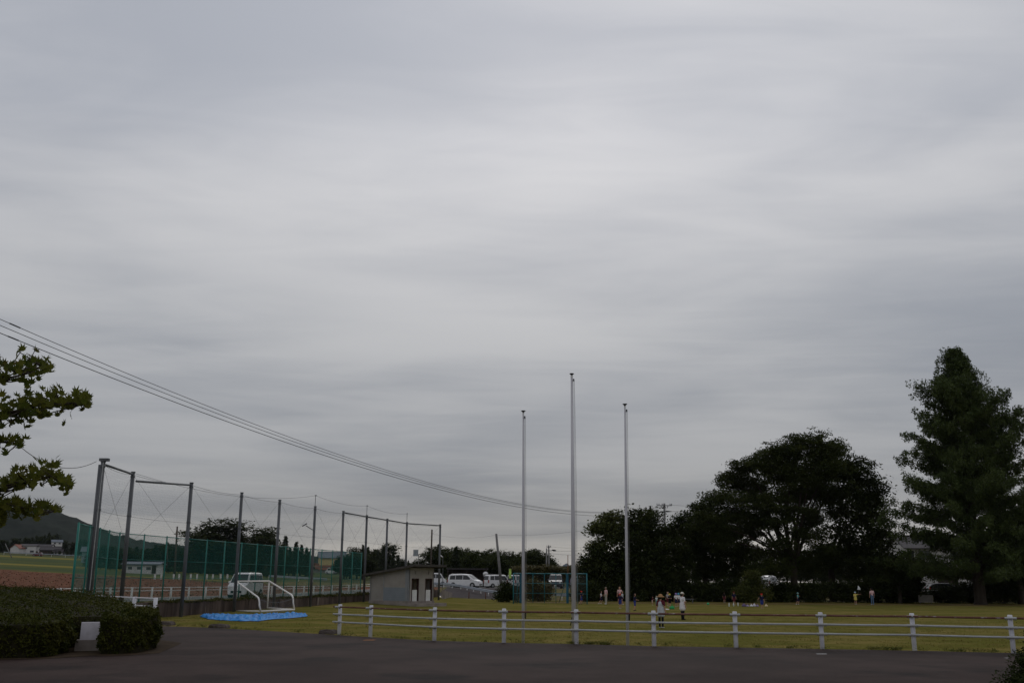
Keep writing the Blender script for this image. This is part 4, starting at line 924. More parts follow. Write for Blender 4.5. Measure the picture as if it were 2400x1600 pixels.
for bi, (pp, nl, (_, sy, oy), (xa, xb)) in enumerate(BR):
    W3 = [P(*q) - rv for q in pp]; W3[0] = Vector((.1, 0, W3[0].z * .72 + .3)); mb = MB(); mb.path(W3, [.020 * (1 - .85 * k / (len(W3) - 1)) for k in range(len(W3))], 7)
    br = None; tw = []
    for k in range(int(nl * 2.3)):
        px = lr.uniform(xa, xb); py = table([(q[0], q[1]) for q in pp], px) + oy + lr.gauss(0, sy * .66); dd = table([(q[0], q[2]) for q in pp], px) + lr.gauss(0, .22)
        if px > xb - 30: py = table([(q[0], q[1]) for q in pp], px) + lr.gauss(0, sy * .35)
        tw.append(P(px, py, dd) - rv)
    for q in tw[::4]:
        st = min(W3[1:], key=lambda w: (w - q).length); mb.path([st, st.lerp(q, .5) + Vector((0, 0, -.01)), q], [.008, .005, .003], 5)
    br = mb.build('branch', M_barkd, root, True)
    for q in tw:
        s = lr.uniform(.036, .056)
        if nleaf < 300:
            o = link('leaf', LM, br, q); o.scale = (s, s, s); o.rotation_euler = (lr.uniform(-2.5, -.1) + math.pi, lr.gauss(0, .45), lr.gauss(0, .9)); nleaf += 1
        else: spare.append((q, s))
mb = MB(); base = [v.co.copy() for v in LM.vertices]; fb = [tuple(p_.vertices) for p_ in LM.polygons]
for q, s in spare:
    E_ = Matrix.Rotation(lr.gauss(0, .9), 3, 'Z') @ Matrix.Rotation(lr.gauss(0, .45), 3, 'Y') @ Matrix.Rotation(lr.uniform(-2.5, -.1) + math.pi, 3, 'X')
    mb.add([q + E_ @ (v * s) for v in base], fb)
tag(mb.build('foliage', M_map, root), kind='stuff')
# ---------------------------------------------------------------- houses
M_cream = mat('cream_wall', (.52, .42, .20), (.60, .48, .24), 1, .9); M_hwhite = mat('white_wall', (.50, .49, .48), (.58, .57, .56), 1, .9); M_hgrey = mat('grey_wall', (.25, .23, .21), (.32, .30, .28), 1, .9)
M_tileb = mat('blue_tile', (.10, .12, .15), (.15, .17, .20), 3, .6, 0, .3, 4); M_tiler = mat('red_tile', (.17, .06, .045), (.23, .09, .06), 3, .7, 0, .3, 4); M_tiled = mat('dark_tile', (.045, .04, .045), (.075, .068, .07), 3, .6, 0, .3, 4)
M_dkwood = mat('dark_wood', (.035, .028, .024), (.06, .048, .04), 3, .9)
def house(label, px, d, w, dep, h, rh, rz, Mw, Mr, wins, pdown=0, hip=.0, annex=None, cat='house', name='house', doors=(), zoff=0):
    """gabled house; ridge along its width; wins: (x, z, w, h) on the side facing the camera"""
    X = P(px, 1356, d).x; z0 = tz(X, d) + zoff; root = thing(name, label, cat, (X, d, z0), rz); w2, d2 = w / 2, dep / 2
    def block(x0, x1, y0, y1, zb, h_, rh_, Mr_, Mw_, eave=.5, hip_=0):
        mb = MB(); mb.box(((x0 + x1) / 2, (y0 + y1) / 2, zb + h_ / 2), (x1 - x0, y1 - y0, h_))
        ym = (y0 + y1) / 2
        mb.add([(x0, y0, zb + h_), (x0, y1, zb + h_), (x0, ym, zb + h_ + rh_), (x1, y0, zb + h_), (x1, y1, zb + h_), (x1, ym, zb + h_ + rh_)], [(0, 1, 2), (3, 5, 4)]) if not hip_ else None
        mb.build('wall', Mw_, root)
        e = eave; s = rh_ / ((y1 - y0) / 2); mb = MB(); t = .14
        for sy in (-1, 1):
            ye = y0 - e if sy < 0 else y1 + e; ze = zb + h_ - e * s
            mb.slab([(x0 - e, ye, ze + .03), (x1 + e, ye, ze + .03), (x1 + e - hip_, ym, zb + h_ + rh_ + .03), (x0 - e + hip_, ym, zb + h_ + rh_ + .03)], (0, 0, t))
        if hip_:
            for sx, xe in ((1, x0 - e), (-1, x1 + e)): mb.slab([(xe, y0 - e, zb + h_ - e * s + .03), (xe, y1 + e, zb + h_ - e * s + .03), (xe + sx * hip_, ym, zb + h_ + rh_ + .03)], (0, 0, t))
        ro = mb.build('roof', Mr_, root)
        mb = MB(); mb.tube((x0 - e + hip_, ym, zb + h_ + rh_ + t), (x1 + e - hip_, ym, zb + h_ + rh_ + t), .12, n=6); mb.build('ridge', Mr_, ro)
    block(-w2, w2, -d2, d2, -.3, h + .3, rh, Mr, Mw, hip_=hip)
    for a in (annex or ()): block(*a)
    for (x, z, ww, wh) in wins:
        mb = MB(); mb.box((x, -d2 - .02, z), (ww + .14, .08, wh + .14)); f = mb.build('window', M_whitec, root); mb = MB(); mb.box((x, -d2 - .05, z), (ww, .06, wh)); mb.build('pane', M_wind, f)
    for (x, ww, wh, m_) in doors: mb = MB(); mb.box((x, -d2 - .03, wh / 2), (ww, .1, wh)); mb.build('door', m_, root)
    return root
house('two-storey cream house with grey-blue tiled roof beyond the field', 776, 330, 8.2, 7, 6.0, 1.7, .25, M_cream, M_tileb, [(1.2, 4.6, 1.5, 1.3), (3.2, 4.6, .9, 1.2), (-2.2, 1.3, 1.6, 1.4), (.6, 1.5, 1.3, 1.7), (3, 1.2, 1.5, 1.4)],
      annex=[(-9.5, -4.15, -4.2, 1.5, -.3, 2.9, 1.4, M_tiler, M_hgrey), (-4.1, 1.0, -5.6, -3.55, -.3, 2.75, .9, M_tiler, M_hgrey)], zoff=-1.2)
house('low grey barn with pale gable left of the cream house', 703, 290, 5.6, 5, 2.3, 1.3, -.9, M_hgrey, M_tileb, [(0, 1.2, 1, .9)], doors=((1.4, 1.0, 1.9, M_dkwood),), zoff=-.8)
house('long low white farm shed seen through the green fence', 335, 178, 5.6, 4, 1.5, .3, .1, M_hwhite, M_tileb, [(-1.8, .9, .7, .5), (-.3, .9, .7, .5), (1.3, .85, .8, .5)], doors=((2.2, .7, 1.3, M_dkwood),))
house('white farmhouse with long dark tiled roof below the hill', 62, 600, 9.5, 7, 4.6, 1.0, .1, M_hwhite, M_tiled, [(-1.4, 3.4, 2.2, 1.0), (2.5, 1.4, 2.2, 1.2)], annex=[(4.9, 13.0, -2.5, 2.5, 0, 4.4, 1.1, M_tiled, M_hwhite)])
house('dark wooden farm building with low tiled roof right of the white farmhouse', 112, 590, 11, 6, 2.9, 1.6, .15, M_dkwood, M_tiled, [(2.5, 1.6, 1.4, 1.1), (4.2, 1.6, 1.2, 1.1)], annex=[(3.2, 7.6, -3.8, -3.06, 0, 2.2, .9, M_tiled, M_hwhite)])
house('small pale gabled house with reddish roof left of the farmhouses', 34, 595, 5.5, 6, 3.0, 2.0, 1.3, M_hwhite, M_tiler, [(0, 3.2, .8, .7)])
house('white two-storey house standing higher behind the farmhouses', 124, 650, 6, 6, 2.4, 1.3, .5, M_hwhite, M_tileb, [(-1.4, 1.5, 1.2, .9), (1.4, 1.5, 1.2, .9)], zoff=5.5)
house('pale house with blue-grey walls behind the left end of the green fence', 206, 300, 4.2, 5, 5.2, 1.2, .3, mat('blue_wall', (.22, .27, .30), (.27, .32, .35), 1, .9), M_tileb, [(0, 4, 1.4, 1.0), (0, 1.4, 1.4, 1.0)], zoff=-2)
house('white two-storey house half hidden behind the right trees', 2200, 140, 10.5, 8, 5.6, 1.6, -.06, M_hwhite, M_tiled, [(-4.6, 4.6, .5, 1.3), (-3.0, 4.7, 1.6, 1.2), (1.2, 4.6, 1.6, 1.2)], doors=((-.2, 2.6, 2.3, M_dkwood),))
# carport behind the parked cars
c = P(1095, 1356, 160); z0 = tz(c.x, c.y); root = thing('carport', 'dark open carport with flat roof behind the white minivan', 'carport', (c.x, c.y, z0))
mb = MB(); mb.box((0, 0, 2.75), (6.4, 4, .16)); mb.build('roof', M_tiled, root)
for x in (-3, 0, 3):
    for y in (-1.8, 1.8): mb = MB(); mb.tube((x, y, -.1), (x, y, 2.68), .06, n=8); mb.build('post', M_dkwood, root)
mb = MB(); mb.box((0, 1.95, 1.3), (6.2, .08, 2.6)); mb.build('back_wall', M_dkwood, root)

# ---------------------------------------------------------------- guard rails
def wbeam(label, pts, every, name='guard_rail'):
    """pts: world points of the beam's centre line"""
    zb = [tz(p.x, p.y) for p in pts]; root = thing(name, label, 'guard rail', (pts[0].x, pts[0].y, zb[0]))
    prof = [(0, .165), (.035, .11), (.035, .06), (0, .015), (0, -.015), (.035, -.06), (.035, -.11), (0, -.165)]
    vs = []
    for i, p in enumerate(pts):
        d = (pts[min(i + 1, len(pts) - 1)] - pts[max(0, i - 1)]); d.z = 0; d.normalize(); nn = Vector((d.y, -d.x, 0))
        if nn.y > 0: nn = -nn
        vs += [p + nn * (a + .06) + Vector((0, 0, b)) for a, b in prof] + [p + nn * (a + .054) + Vector((0, 0, b)) for a, b in prof[::-1]]
    n = 16; mb = MB(); mb.add(vs, [(i * n + k, i * n + (k + 1) % n, (i + 1) * n + (k + 1) % n, (i + 1) * n + k) for i in range(len(pts) - 1) for k in range(n)] + [tuple(range(n)), tuple((len(pts) - 1) * n + k for k in range(n))])
    wpart(root, 'beam', mb, M_galb)
    for a, b in zip(pts, pts[1:]):
        m_ = max(1, round((b - a).length / every))
        for k in range(m_):
            q = a.lerp(b, k / m_); mb = MB(); mb.tube((q.x, q.y, tz(q.x, q.y) - .3), (q.x, q.y, q.z + .14), .057, n=8); wpart(root, 'post', mb, M_whitec, True)
    return root
M_galb = mat('galvanised_beam', (.27, .30, .34), (.36, .39, .43), 2, .45, .3)
wbeam('galvanised guard rail sloping down beside the ramp in front of the white vans', [P(x, y, d) for x, y, d in ((1000, 1365, 141), (1040, 1367, 138), (1080, 1372, 134), (1110, 1378, 130), (1145, 1384, 125), (1183, 1390, 120))], 2.6)
wbeam('white guard rail along the far road in front of the cream house', [Vector((P(x, y, d).x, d, tz(P(x, y, d).x, d) + .62)) for x, y, d in ((630, 1356, 176), (700, 1358, 172), (767, 1361, 168))], 4)
wbeam('long thin white guard rail below the farmhouses at the far left', [Vector((P(x, 1308, 455).x, 455, tz(P(x, 1308, 455).x, 455) + 1.1)) for x in (8, 60, 120, 185, 240)], 8)
wbeam('guard rail glimpsed behind the turquoise backstop', [P(x, y, d) for x, y, d in ((1290, 1391, 117), (1345, 1395, 115))], 2.0)
# delineator boards along the far side of the crop field
root = None
for k, x in enumerate((363, 378, 407, 420, 447, 462, 485, 499, 517, 533)):
    d = 132 + k * .8; X = P(x, 1350, d).x; z = tz(X, d); mb = MB()
    o = thing('marker_board', 'small white marker board beyond the brown field, %s from the left' % ORD[k], 'marker', (X, d, z), group='white marker boards')
    mb.box((0, 0, P(x, 1350.5, d).z - z), (.22, .04, .66)); mb.build('board', M_whitec, o); mb = MB(); mb.tube((0, .03, -.1), (0, .03, P(x, 1350, d).z - z + .3), .02, n=6); mb.build('stake', M_gald, o)
# two brown posts at the foot of the ramp
for x, lb in ((1099, 'short rusty brown post at the foot of the ramp, the left one'), (1138, 'short rusty brown post at the foot of the ramp, the right one')):
    p = P(x, 1403, 117.5); z = tz(p.x, p.y); mb = MB(); mb.path([(0, 0, -.2), (0, 0, .70), (0, 0, .74)], [.05, .05, .04], 10); o = mb.build('post', M_rust, None, True, (p.x, p.y, z)); tag(o, lb, 'post', 'rusty posts at the ramp')
# wall end beside the ramp
mb = MB(); a, b = P(1042, 1396, 112), P(1060, 1397, 120); mb.slab([(a.x, a.y, -.7), (b.x, b.y, -.6), (b.x, b.y, .15), (a.x, a.y, .55)], (-.35, 0, 0)); tag(mb.build('wall_end', M_conc), 'sloping concrete wall end beside the ramp', 'wall')
# ---------------------------------------------------------------- poles
M_cpole = mat('concrete_pole', (.16, .155, .15), (.22, .215, .21), 2, .9); M_wpole = mat('wooden_pole', (.06, .048, .04), (.09, .075, .062), 2, .9)
def upole(label, px0, py0, px1, py1, d, r, m_, arms=(), cat='utility pole', zfix=None):
    t = P(px1, py1, d); b = P(px0, py0, d); z0 = tz(b.x, d); root = thing('utility_pole', label, cat, (b.x, d, z0)); dx = t.x - b.x; h = t.z - z0
    mb = MB(); mb.path([(0, 0, -.4), (dx, 0, h)], [r, r * .68], 12); mb.build('pole', m_, root, True)
    for (z, x0, x1, ins) in arms:
        mb = MB(); mb.box((dx + (x0 + x1) / 2, -.14, h - z), (x1 - x0, .08, .09)); ar = mb.build('crossarm', M_gald, root)
        for q in ins: mb = MB(); mb.path([(dx + q, -.14, h - z + .045), (dx + q, -.14, h - z + .12), (dx + q, -.14, h - z + .26)], [.02, .06, .04], 8); mb.build('insulator', M_gal, ar, True)
    return root, Vector((b.x + dx, d, t.z))
pole1, T1 = upole('grey concrete utility pole with crossarm rising above the tree row', 1560, 1408, 1557, 1179, 128, .19, M_cpole, [(.28, -.98, .92, (-.95, -.7, -.3, .7, .9)), (1.03, -.55, .2, ())])
for q in ((-.45, -.32), (.42, -.5)):
    mb = MB(); mb.path([(T1.x - pole1.location.x + q[0], -.16, T1.z - pole1.location.z - .35), (T1.x - pole1.location.x + q[0] * .75, -.16, T1.z - pole1.location.z - .62)], [.05, .03], 6); mb.build('fuse', M_gald, pole1)
mb = MB(); mb.path([(T1.x - pole1.location.x + .1, -.2, T1.z - pole1.location.z - 1.0), (.45, -.2, T1.z - pole1.location.z - 1.02), (1.1, -.2, T1.z - pole1.location.z - 1.03)], [.05, .11, .03], 8); mb.build('cable_box', M_black, pole1)
upole('leaning concrete pole among the white vans in the car park', 1176, 1374, 1163, 1250, 139, .22, M_cpole)
upole('wooden pole rising behind the shed roof', 1008, 1390, 1012.5, 1240, 150, .16, M_wpole)
upole('brown wooden pole stub behind the green fence', 409, 1350, 415.5, 1233, 150, .17, M_wpole)
upole('thin wooden pole standing far behind the green fence', 391, 1350, 393, 1278, 200, .13, M_wpole)
upole('pole with street lamp far behind the crop field', 27, 1330, 12, 1273, 330, .16, M_cpole)
pA, TA = upole('tall concrete pole behind the turquoise backstop carrying wires to the right', 1288, 1380, 1286, 1277, 172, .16, M_cpole, [(.3, -.4, .4, (-.3, .3)), (.9, -.3, .5, ())])
pB, TB = upole('shorter concrete pole just left of the wire pole behind the backstop', 1281, 1380, 1281, 1284, 168, .15, M_cpole)
upole('thin pole with orange lower half behind the backstop', 1331, 1372, 1331, 1300, 150, .07, mat('orange_pole', (.16, .07, .03), (.2, .09, .04), 2, .8))
mb = MB(); q = P(1298, 1289, 171.5) - pA.location; mb.path([q + Vector((-.35, 0, .05)), q, q + Vector((.4, 0, -.05))], [.06, .16, .08], 8); mb.build('cable_box', M_black, pA)
# signboard on a pole behind the shed
d = 135; p = P(981, 1390, d); z = tz(p.x, d); root = thing('signboard', 'pale blue-grey signboard on a pole above the shed roof', 'sign', (p.x, d, z)); mb = MB(); t = P(981, 1298, d); mb.tube((0, 0, -.2), (t.x - p.x, 0, t.z - z), .05, n=8); mb.build('pole', M_cpole, root)
c = P(974.5, 1295, d) - Vector((p.x, d, z)); mb = MB(); mb.box(c, (.66, .10, .85)); mb.build('board', mat('board_blue', (.26, .30, .32), (.32, .36, .38), 3, .7), root)
d = 126; p = P(1038, 1370, d); z = tz(p.x, d); root = thing('street_lamp', 'thin street lamp with slanted light head right of the shed', 'street lamp', (p.x, d, z)); t = P(1038, 1303, d); mb = MB(); mb.tube((0, 0, -.2), (t.x - p.x, 0, t.z - z), .035, n=8); mb.build('pole', M_gald, root)
a = P(1038, 1305, d) - root.location; b = P(1031, 1300, d) - root.location; mb = MB(); mb.path([a, b], [.05, .09], 8); mb.build('lamp_head', M_whitec, root)
# convex traffic mirror
d = 146; p = P(1139, 1375, d); z = tz(p.x, d); root = thing('traffic_mirror', 'round convex traffic mirror between the two white vans', 'mirror', (p.x, d, z)); c = P(1138, 1345, d) - root.location; mb = MB(); mb.tube((0, 0, -.2), (0, 0, c.z), .045, n=8); mb.build('pole', mat('orange_post', (.30, .12, .04), (.34, .15, .05), 3, .6), root)
mb = MB(); mb.ell(c + Vector((0, -.06, 0)), (.36, .09, .36), 16, 10); mb.build('mirror', mat('mirror_face', (.5, .5, .5), rough=.08, metal=.9), root, True)
mb = MB(); mb.ell(c + Vector((0, .02, 0)), (.42, .05, .42), 16, 8); mb.build('rim', M_gald, root, True)
# banners
for x, y0, y1, w, lb in ((1195.5, 1332, 1354, .30, 'tall yellow-green banner left of the turquoise backstop'), (1373, 1330, 1342, .16, 'small yellow-green banner above the right end of the backstop')):
    d = 124; a, b = P(x, y0, d), P(x, y1, d); z = tz(a.x, d); root = thing('banner', lb, 'banner', (a.x, d, z), group='yellow-green banners'); n = 10
    vs = []
    for k in range(n + 1):
        zz = lerp(b.z, a.z, k / n) - z; s_ = .03 * math.sin(k * 1.1); vs += [(-w / 2 + s_, .05 * math.sin(k * .9), zz), (w / 2 + s_ * .6, .05 * math.sin(k * .9 + 1), zz)]
    mb = MB(); mb.add(vs, [(2 * k, 2 * k + 1, 2 * k + 3, 2 * k + 2) for k in range(n)]); o = mb.build('cloth', mat('banner_green', (.42, .60, .14), (.50, .68, .20), 6, .8), root); sm = o.modifiers.new('t', 'SOLIDIFY'); sm.thickness = .01
    mb = MB(); mb.tube((-w / 2 - .02, 0, -.1), (-w / 2 - .02, 0, a.z - z + .1), .015, n=6); mb.build('pole', M_gald, root)
# grey board under the right trees, railing in front of the white house
p = P(2170, 1407, 114); z = tz(p.x, 114); root = thing('notice_board', 'pale grey board on legs on the grass under the right trees', 'board', (p.x, 114, z)); mb = MB(); mb.box((0, 0, .50), (1.6, .1, .78)); mb.build('board', M_hgrey, root)
for x in (-.6, .6): mb = MB(); mb.box((x, .07, .2), (.08, .08, .6)); mb.build('leg', M_gald, root)
low_fence('house_railing', 'thin pale railing in front of the white house', [Vector((P(2110, 1370, 124).x, 124, 0)), Vector((P(2300, 1370, 124).x, 124, 0))], 1.1, (1.08,), .025, .025, M_rail, 3., lambda p_: tz(p_.x, p_.y))
# ---------------------------------------------------------------- overhead wires
def wire(label, pts, r=.014, name='power_line', group='overhead wires'):
    mb = MB(); mb.path(pts, r, 5); o = mb.build(name, M_cable); return tag(o, label, 'wire', group)
A0, B0_ = Vector((-24.5, 26, 0)), Vector((T1.x, T1.y, 0))
def fitwire(obs, zend):
    ts, zs = [], []
    for x, y in obs:
        x *= 1.0204; y *= 1.0204; r = ray(x, y); k = r.x / r.y          # X = k Y along the ray
        D = B0_ - A0; t = (k * A0.y - A0.x) / (D.x - k * D.y); Y = A0.y + t * D.y; ts.append(t); zs.append(CAMH + r.z / r.y * Y)
    ts += [1] * 3; zs += [zend] * 3
    c = np.polyfit(ts, zs, 2); return [Vector((lerp(A0.x, B0_.x, t), lerp(A0.y, B0_.y, t), float(np.polyval(c, t)))) for t in [-.05 + 1.05 * k / 60 for k in range(61)]]
w1 = fitwire([(0, 728), (215, 828), (400, 905), (600, 981), (800, 1050), (1000, 1108), (1200, 1159), (1300, 1172)], T1.z - .3)
w2 = fitwire([(0, 745), (118, 797), (330, 886), (560, 973), (800, 1056), (1000, 1113), (1200, 1161), (1300, 1174)], T1.z - .4)
w3 = fitwire([(0, 762), (120, 808), (330, 896), (560, 986), (800, 1068), (1000, 1122), (1200, 1164), (1300, 1176)], T1.z - 1.0)
wire('uppermost of three power lines sloping down across the left sky', w1, .013); wire('middle of three power lines sloping down across the left sky', w2, .013); wire('lowest of three power lines sloping down across the left sky', w3, .016)
for lb, w, ts in (('uppermost', w1, ((.052, .014),)), ('middle', w2, ((.025, .012),)), ('lowest', w3, ((.052, .012),))):   # spacer sleeves
    for t, l in ts:
        k = t * 60 * 2; i = int(k) + 3; a, b = w[i], w[i + 1]; m_ = a.lerp(b, .3); mb = MB(); mb.path([m_, m_ + (b - a).normalized() * .5], .028, 6); tag(mb.build('line_sleeve', M_cable), 'dark sleeve clipped on the %s power line' % lb, 'sleeve', 'line sleeves')
wire('power cable running from the utility pole to the right behind the zelkova', sag(Vector((T1.x + .3, T1.y, T1.z - 1.0)), P(2420, 1186, 150), .5, 20), .022)
wire('thin upper wire leaving the utility pole to the right', sag(Vector((T1.x + .8, T1.y, T1.z - .2)), P(2420, 1200, 150), .6, 20), .013)
wire('thin wire dipping from the first net pole to the upper left', sag(P(20, 1020, 40), Vector((POLES[0].x - .35, POLES[0].y, 7.35)), .75, 16), .014)
pv = P(1163, 1253, 139)
wire('faint wire from the leaning car park pole to the tree row', sag(pv, P(1400, 1238, 118), .3, 12), .010)
for dz, x2, y2, lb in ((.1, 1400, 1279, 'top'), (-.55, 1400, 1284, 'middle'), (-1.0, 1400, 1296, 'sagging lowest')): wire('%s of the wires between the backstop pole and the tree row' % lb, sag(TA + Vector((0, 0, dz - .3)), P(x2, y2, 140), .25, 10), .016)
wire('wire between the pole behind the shed and the car park pole', sag(P(1012, 1250, 150), pv, .5, 12), .009)
# ---------------------------------------------------------------- vehicles (x forward, z up)
def car(label, loc, rz, L, Wd, H_, prof, belt, Mb, glass, wheels, wr, lamp_z, cat='van', name='parked_car', rear_glass=True, group=None):
    """prof: upper outline (x, z) from rear bumper to front bumper; glass: side panes as x/z polygons"""
    root = thing(name, label, cat, loc, rz, group); w = Wd / 2
    def hw(x, z):
        k = max(0, z - belt); e = max(0, abs(x) - L * .42) / (L * .08); return w - k * .16 - .10 * min(1, e) ** 2 - (.04 if z < .35 else 0)
    base = [(L / 2 - .06, .22), (-L / 2 + .05, .22)]; out = prof + base; n = len(out)
    bm = bmesh.new(); cols = []
    ring = []
    levels = [-1, -.86, .86, 1]
    for (x, z) in out:
        r = []
        for s in levels:
            zz = z - (.045 if abs(s) == 1 and z > belt else 0); r.append(bm.verts.new((x * (.992 if abs(s) == 1 else 1), s * hw(x, z), zz)))
        ring.append(r)
    for i in range(n):
        a, b = ring[i], ring[(i + 1) % n]
        for k in range(3): bm.faces.new((a[k], a[k + 1], b[k + 1], b[k]))
    # sides: strips between the outline and the sill so that the side bows in above the belt
    for k in (0, 3):
        vs = [r[k] for r in ring]; s = -1 if k == 0 else 1
        top = vs[:len(prof)]; mids = []; lows = []
        for (x, z), v in zip(prof, top):
            zb_ = min(z, belt); mids.append(bm.verts.new((x * .992, s * hw(x, zb_), zb_)) if z > belt + .02 else v); 
        for (x, z), v, m_ in zip(prof, top, mids): lows.append(bm.verts.new((x * .992, s * (w - .01 - (.10 * min(1, max(0, abs(x) - L * .42) / (L * .08)) ** 2)), .30)))
        for i in range(len(prof) - 1):
            for A, B in ((top, mids), (mids, lows)):
                f = [A[i], A[i + 1], B[i + 1], B[i]]; g = []
                for v in f:
                    if v not in g: g.append(v)
                if len(g) > 2:
                    try: bm.faces.new(g)
                    except ValueError: pass
        try: bm.faces.new([lows[0]] + [lows[-1]] + [vs[len(prof)], vs[len(prof) + 1]])
        except ValueError: pass
    bmesh.ops.recalc_face_normals(bm, faces=bm.faces); me = bpy.data.meshes.new('body'); bm.to_mesh(me); bm.free(); me.materials.append(Mb); body = link('body', me, root)
    bv = body.modifiers.new('b', 'BEVEL'); bv.width = .025; bv.segments = 2; bv.limit_method = 'ANGLE'; bv.angle_limit = .5
    for s in (-1, 1):
        for poly in glass:
            mb = MB(); mb.slab([(x, s * (hw(x, z) + .012), z) for x, z in poly], (0, -s * .02, 0)); mb.build('side_window', M_glass, root)
        for x in wheels:
            mb = MB(); mb.path([(x, s * (w - .26), wr), (x, s * (w - .05), wr), (x, s * (w + .012), wr)], [wr * 1.22, wr * 1.22, wr * 1.16], 20); mb.build('wheel_arch', M_black, root)
            mb = MB(); mb.path([(x, s * (w - .2), wr), (x, s * (w + .0), wr), (x, s * (w + .03), wr)], [wr, wr, wr * .9], 20); t = mb.build('wheel', M_tyre, root, False)
            mb = MB(); mb.path([(x, s * (w + .022), wr), (x, s * (w + .036), wr)], [wr * .64, wr * .6], 16); mb.build('rim', M_alloy, t)
        fx_ = [p for p in prof if abs(p[1] - lamp_z) < .5][-1][0]
        mb = MB(); mb.box((L / 2 - .10, s * (w - .24), lamp_z), (.16, .26, .16)); mb.build('headlight', M_lampw, root)
        mb = MB(); mb.box((-L / 2 + .07, s * (w - .12), lamp_z + .15), (.12, .14, .42)); mb.build('tail_light', M_lampr, root)
        mb = MB(); mx = max(x for p_ in glass for x, z in p_) - .12; mb.ell((mx, s * (w + .10), belt + .10), (.07, .11, .09), 10, 6); mb.build('mirror', Mb, root, True)
        for xd in (wheels[0] + .75, (wheels[0] + wheels[1]) / 2 + .5): mb = MB(); mb.box((xd, s * (w + .008), belt - .14), (.16, .03, .03)); mb.build('door_handle', Mb, root)
    # front and rear screens between neighbouring outline points
    idx = range(len(prof) - 1)
    def screen(i, t0, t1, nm, out_):
        (x0, z0), (x1, z1) = prof[i], prof[i + 1]; a = (lerp(x0, x1, t0), lerp(z0, z1, t0)); b = (lerp(x0, x1, t1), lerp(z0, z1, t1)); o_ = .014
        mb = MB(); vs = [(a[0] + out_ * o_, -.88 * hw(*a), a[1] + .01), (a[0] + out_ * o_, .88 * hw(*a), a[1] + .01), (b[0] + out_ * o_, .88 * hw(*b), b[1] + .01), (b[0] + out_ * o_, -.88 * hw(*b), b[1] + .01)]; mb.slab(vs, (-out_ * .03, 0, 0)); mb.build(nm, M_glass, root)
    for i in idx:
        (x0, z0), (x1, z1) = prof[i], prof[i + 1]
        if x1 < 0 and min(z0, z1) >= belt - .06 and abs(z1 - z0) > .35: screen(i, .08, .9, 'rear_window', -1)
        if x0 > 0 and min(z0, z1) >= belt - .12 and abs(z1 - z0) > .35: screen(i, .08, .95, 'windscreen', 1)
    mb = MB(); mb.box((L / 2 - .01, 0, .42), (.05, Wd * .55, .16)); mb.build('grille', M_black, root)
    mb = MB(); mb.box((L / 2 + .02, 0, .36), (.03, .33, .16)); mb.build('number_plate', M_plate, root)
    mb = MB(); mb.box((-L / 2 - .005, 0, .62), (.05, .33, .16)); mb.build('number_plate', M_plate, root); return root
minivan = dict(L=4.8, Wd=1.82, H_=1.88, belt=1.02, prof=[(-2.36, .30), (-2.38, .95), (-2.16, 1.72), (-1.8, 1.86), (-.2, 1.88), (.75, 1.78), (1.70, 1.10), (2.22, .92), (2.36, .68), (2.38, .30)],
    glass=[[(-2.0, 1.10), (-1.15, 1.10), (-1.15, 1.66), (-1.92, 1.62)], [(-1.08, 1.10), (-.05, 1.10), (-.05, 1.70), (-1.08, 1.67)], [(.02, 1.10), (1.32, 1.08), (.62, 1.66), (.02, 1.70)]], wheels=(-1.45, 1.45), wr=.33, lamp_z=.78)
keivan = dict(L=3.4, Wd=1.48, H_=1.8, belt=1.0, prof=[(-1.66, .30), (-1.68, 1.0), (-1.58, 1.68), (-1.4, 1.79), (.55, 1.80), (.85, 1.72), (1.30, 1.04), (1.60, .86), (1.66, .6), (1.67, .30)],
    glass=[[(-1.45, 1.06), (-.85, 1.06), (-.85, 1.62), (-1.40, 1.62)], [(-.78, 1.06), (.05, 1.06), (.05, 1.64), (-.78, 1.64)], [(.12, 1.06), (1.10, 1.04), (.76, 1.62), (.12, 1.64)]], wheels=(-1.1, 1.12), wr=.28, lamp_z=.72)
suv = dict(L=4.3, Wd=1.76, H_=1.6, belt=1.0, prof=[(-2.12, .32), (-2.14, .95), (-1.85, 1.45), (-1.4, 1.58), (.1, 1.60), (.5, 1.52), (1.20, 1.02), (1.95, .88), (2.12, .65), (2.13, .32)],
    glass=[[(-1.62, 1.06), (-.75, 1.06), (-.75, 1.44), (-1.45, 1.40)], [(-.68, 1.06), (.15, 1.06), (.15, 1.46), (-.68, 1.45)], [(.22, 1.06), (.95, 1.04), (.42, 1.44), (.22, 1.46)]], wheels=(-1.3, 1.32), wr=.33, lamp_z=.75)
def at(px, py, d): X = P(px, py, d).x; return (X, d, tz(X, d) + .02)
G_ = 'vehicles in the car park'
# the van driving on the road behind the net: three-quarter front view, nose to the left and towards us
car('white van on the road behind the goal and the green fence', at(575, 1390, 76.5), R(-99), Mb=M_carw, **keivan)
car('white minivan parked nose right behind the ramp guard rail', at(1090, 1372, 144), R(-20), Mb=M_carw, group=G_, **minivan)
car('white van parked beside the leaning pole', at(1166, 1372, 146), R(33), Mb=M_carw, group=G_, **dict(keivan, L=3.9, prof=[(x * 1.14, z) for x, z in keivan['prof']], glass=[[(x * 1.14, z) for x, z in g] for g in keivan['glass']], wheels=(-1.25, 1.28)))
car('white van half hidden behind the right wall of the shed', at(1018, 1372, 150), R(12), Mb=M_carw, group=G_, **keivan)
car('white-roofed van seen through the left side of the backstop', at(1208, 1372, 147), R(70), Mb=M_carw, group=G_, **keivan)
car('dark van with pale roof parked behind the backstop mesh', at(1303, 1372, 142), R(-95), Mb=M_carb, group=G_, **minivan)
car('grey-blue car behind the right end of the backstop', at(1366, 1370, 145), R(-60), Mb=M_carg, group=G_, cat='car', **suv)
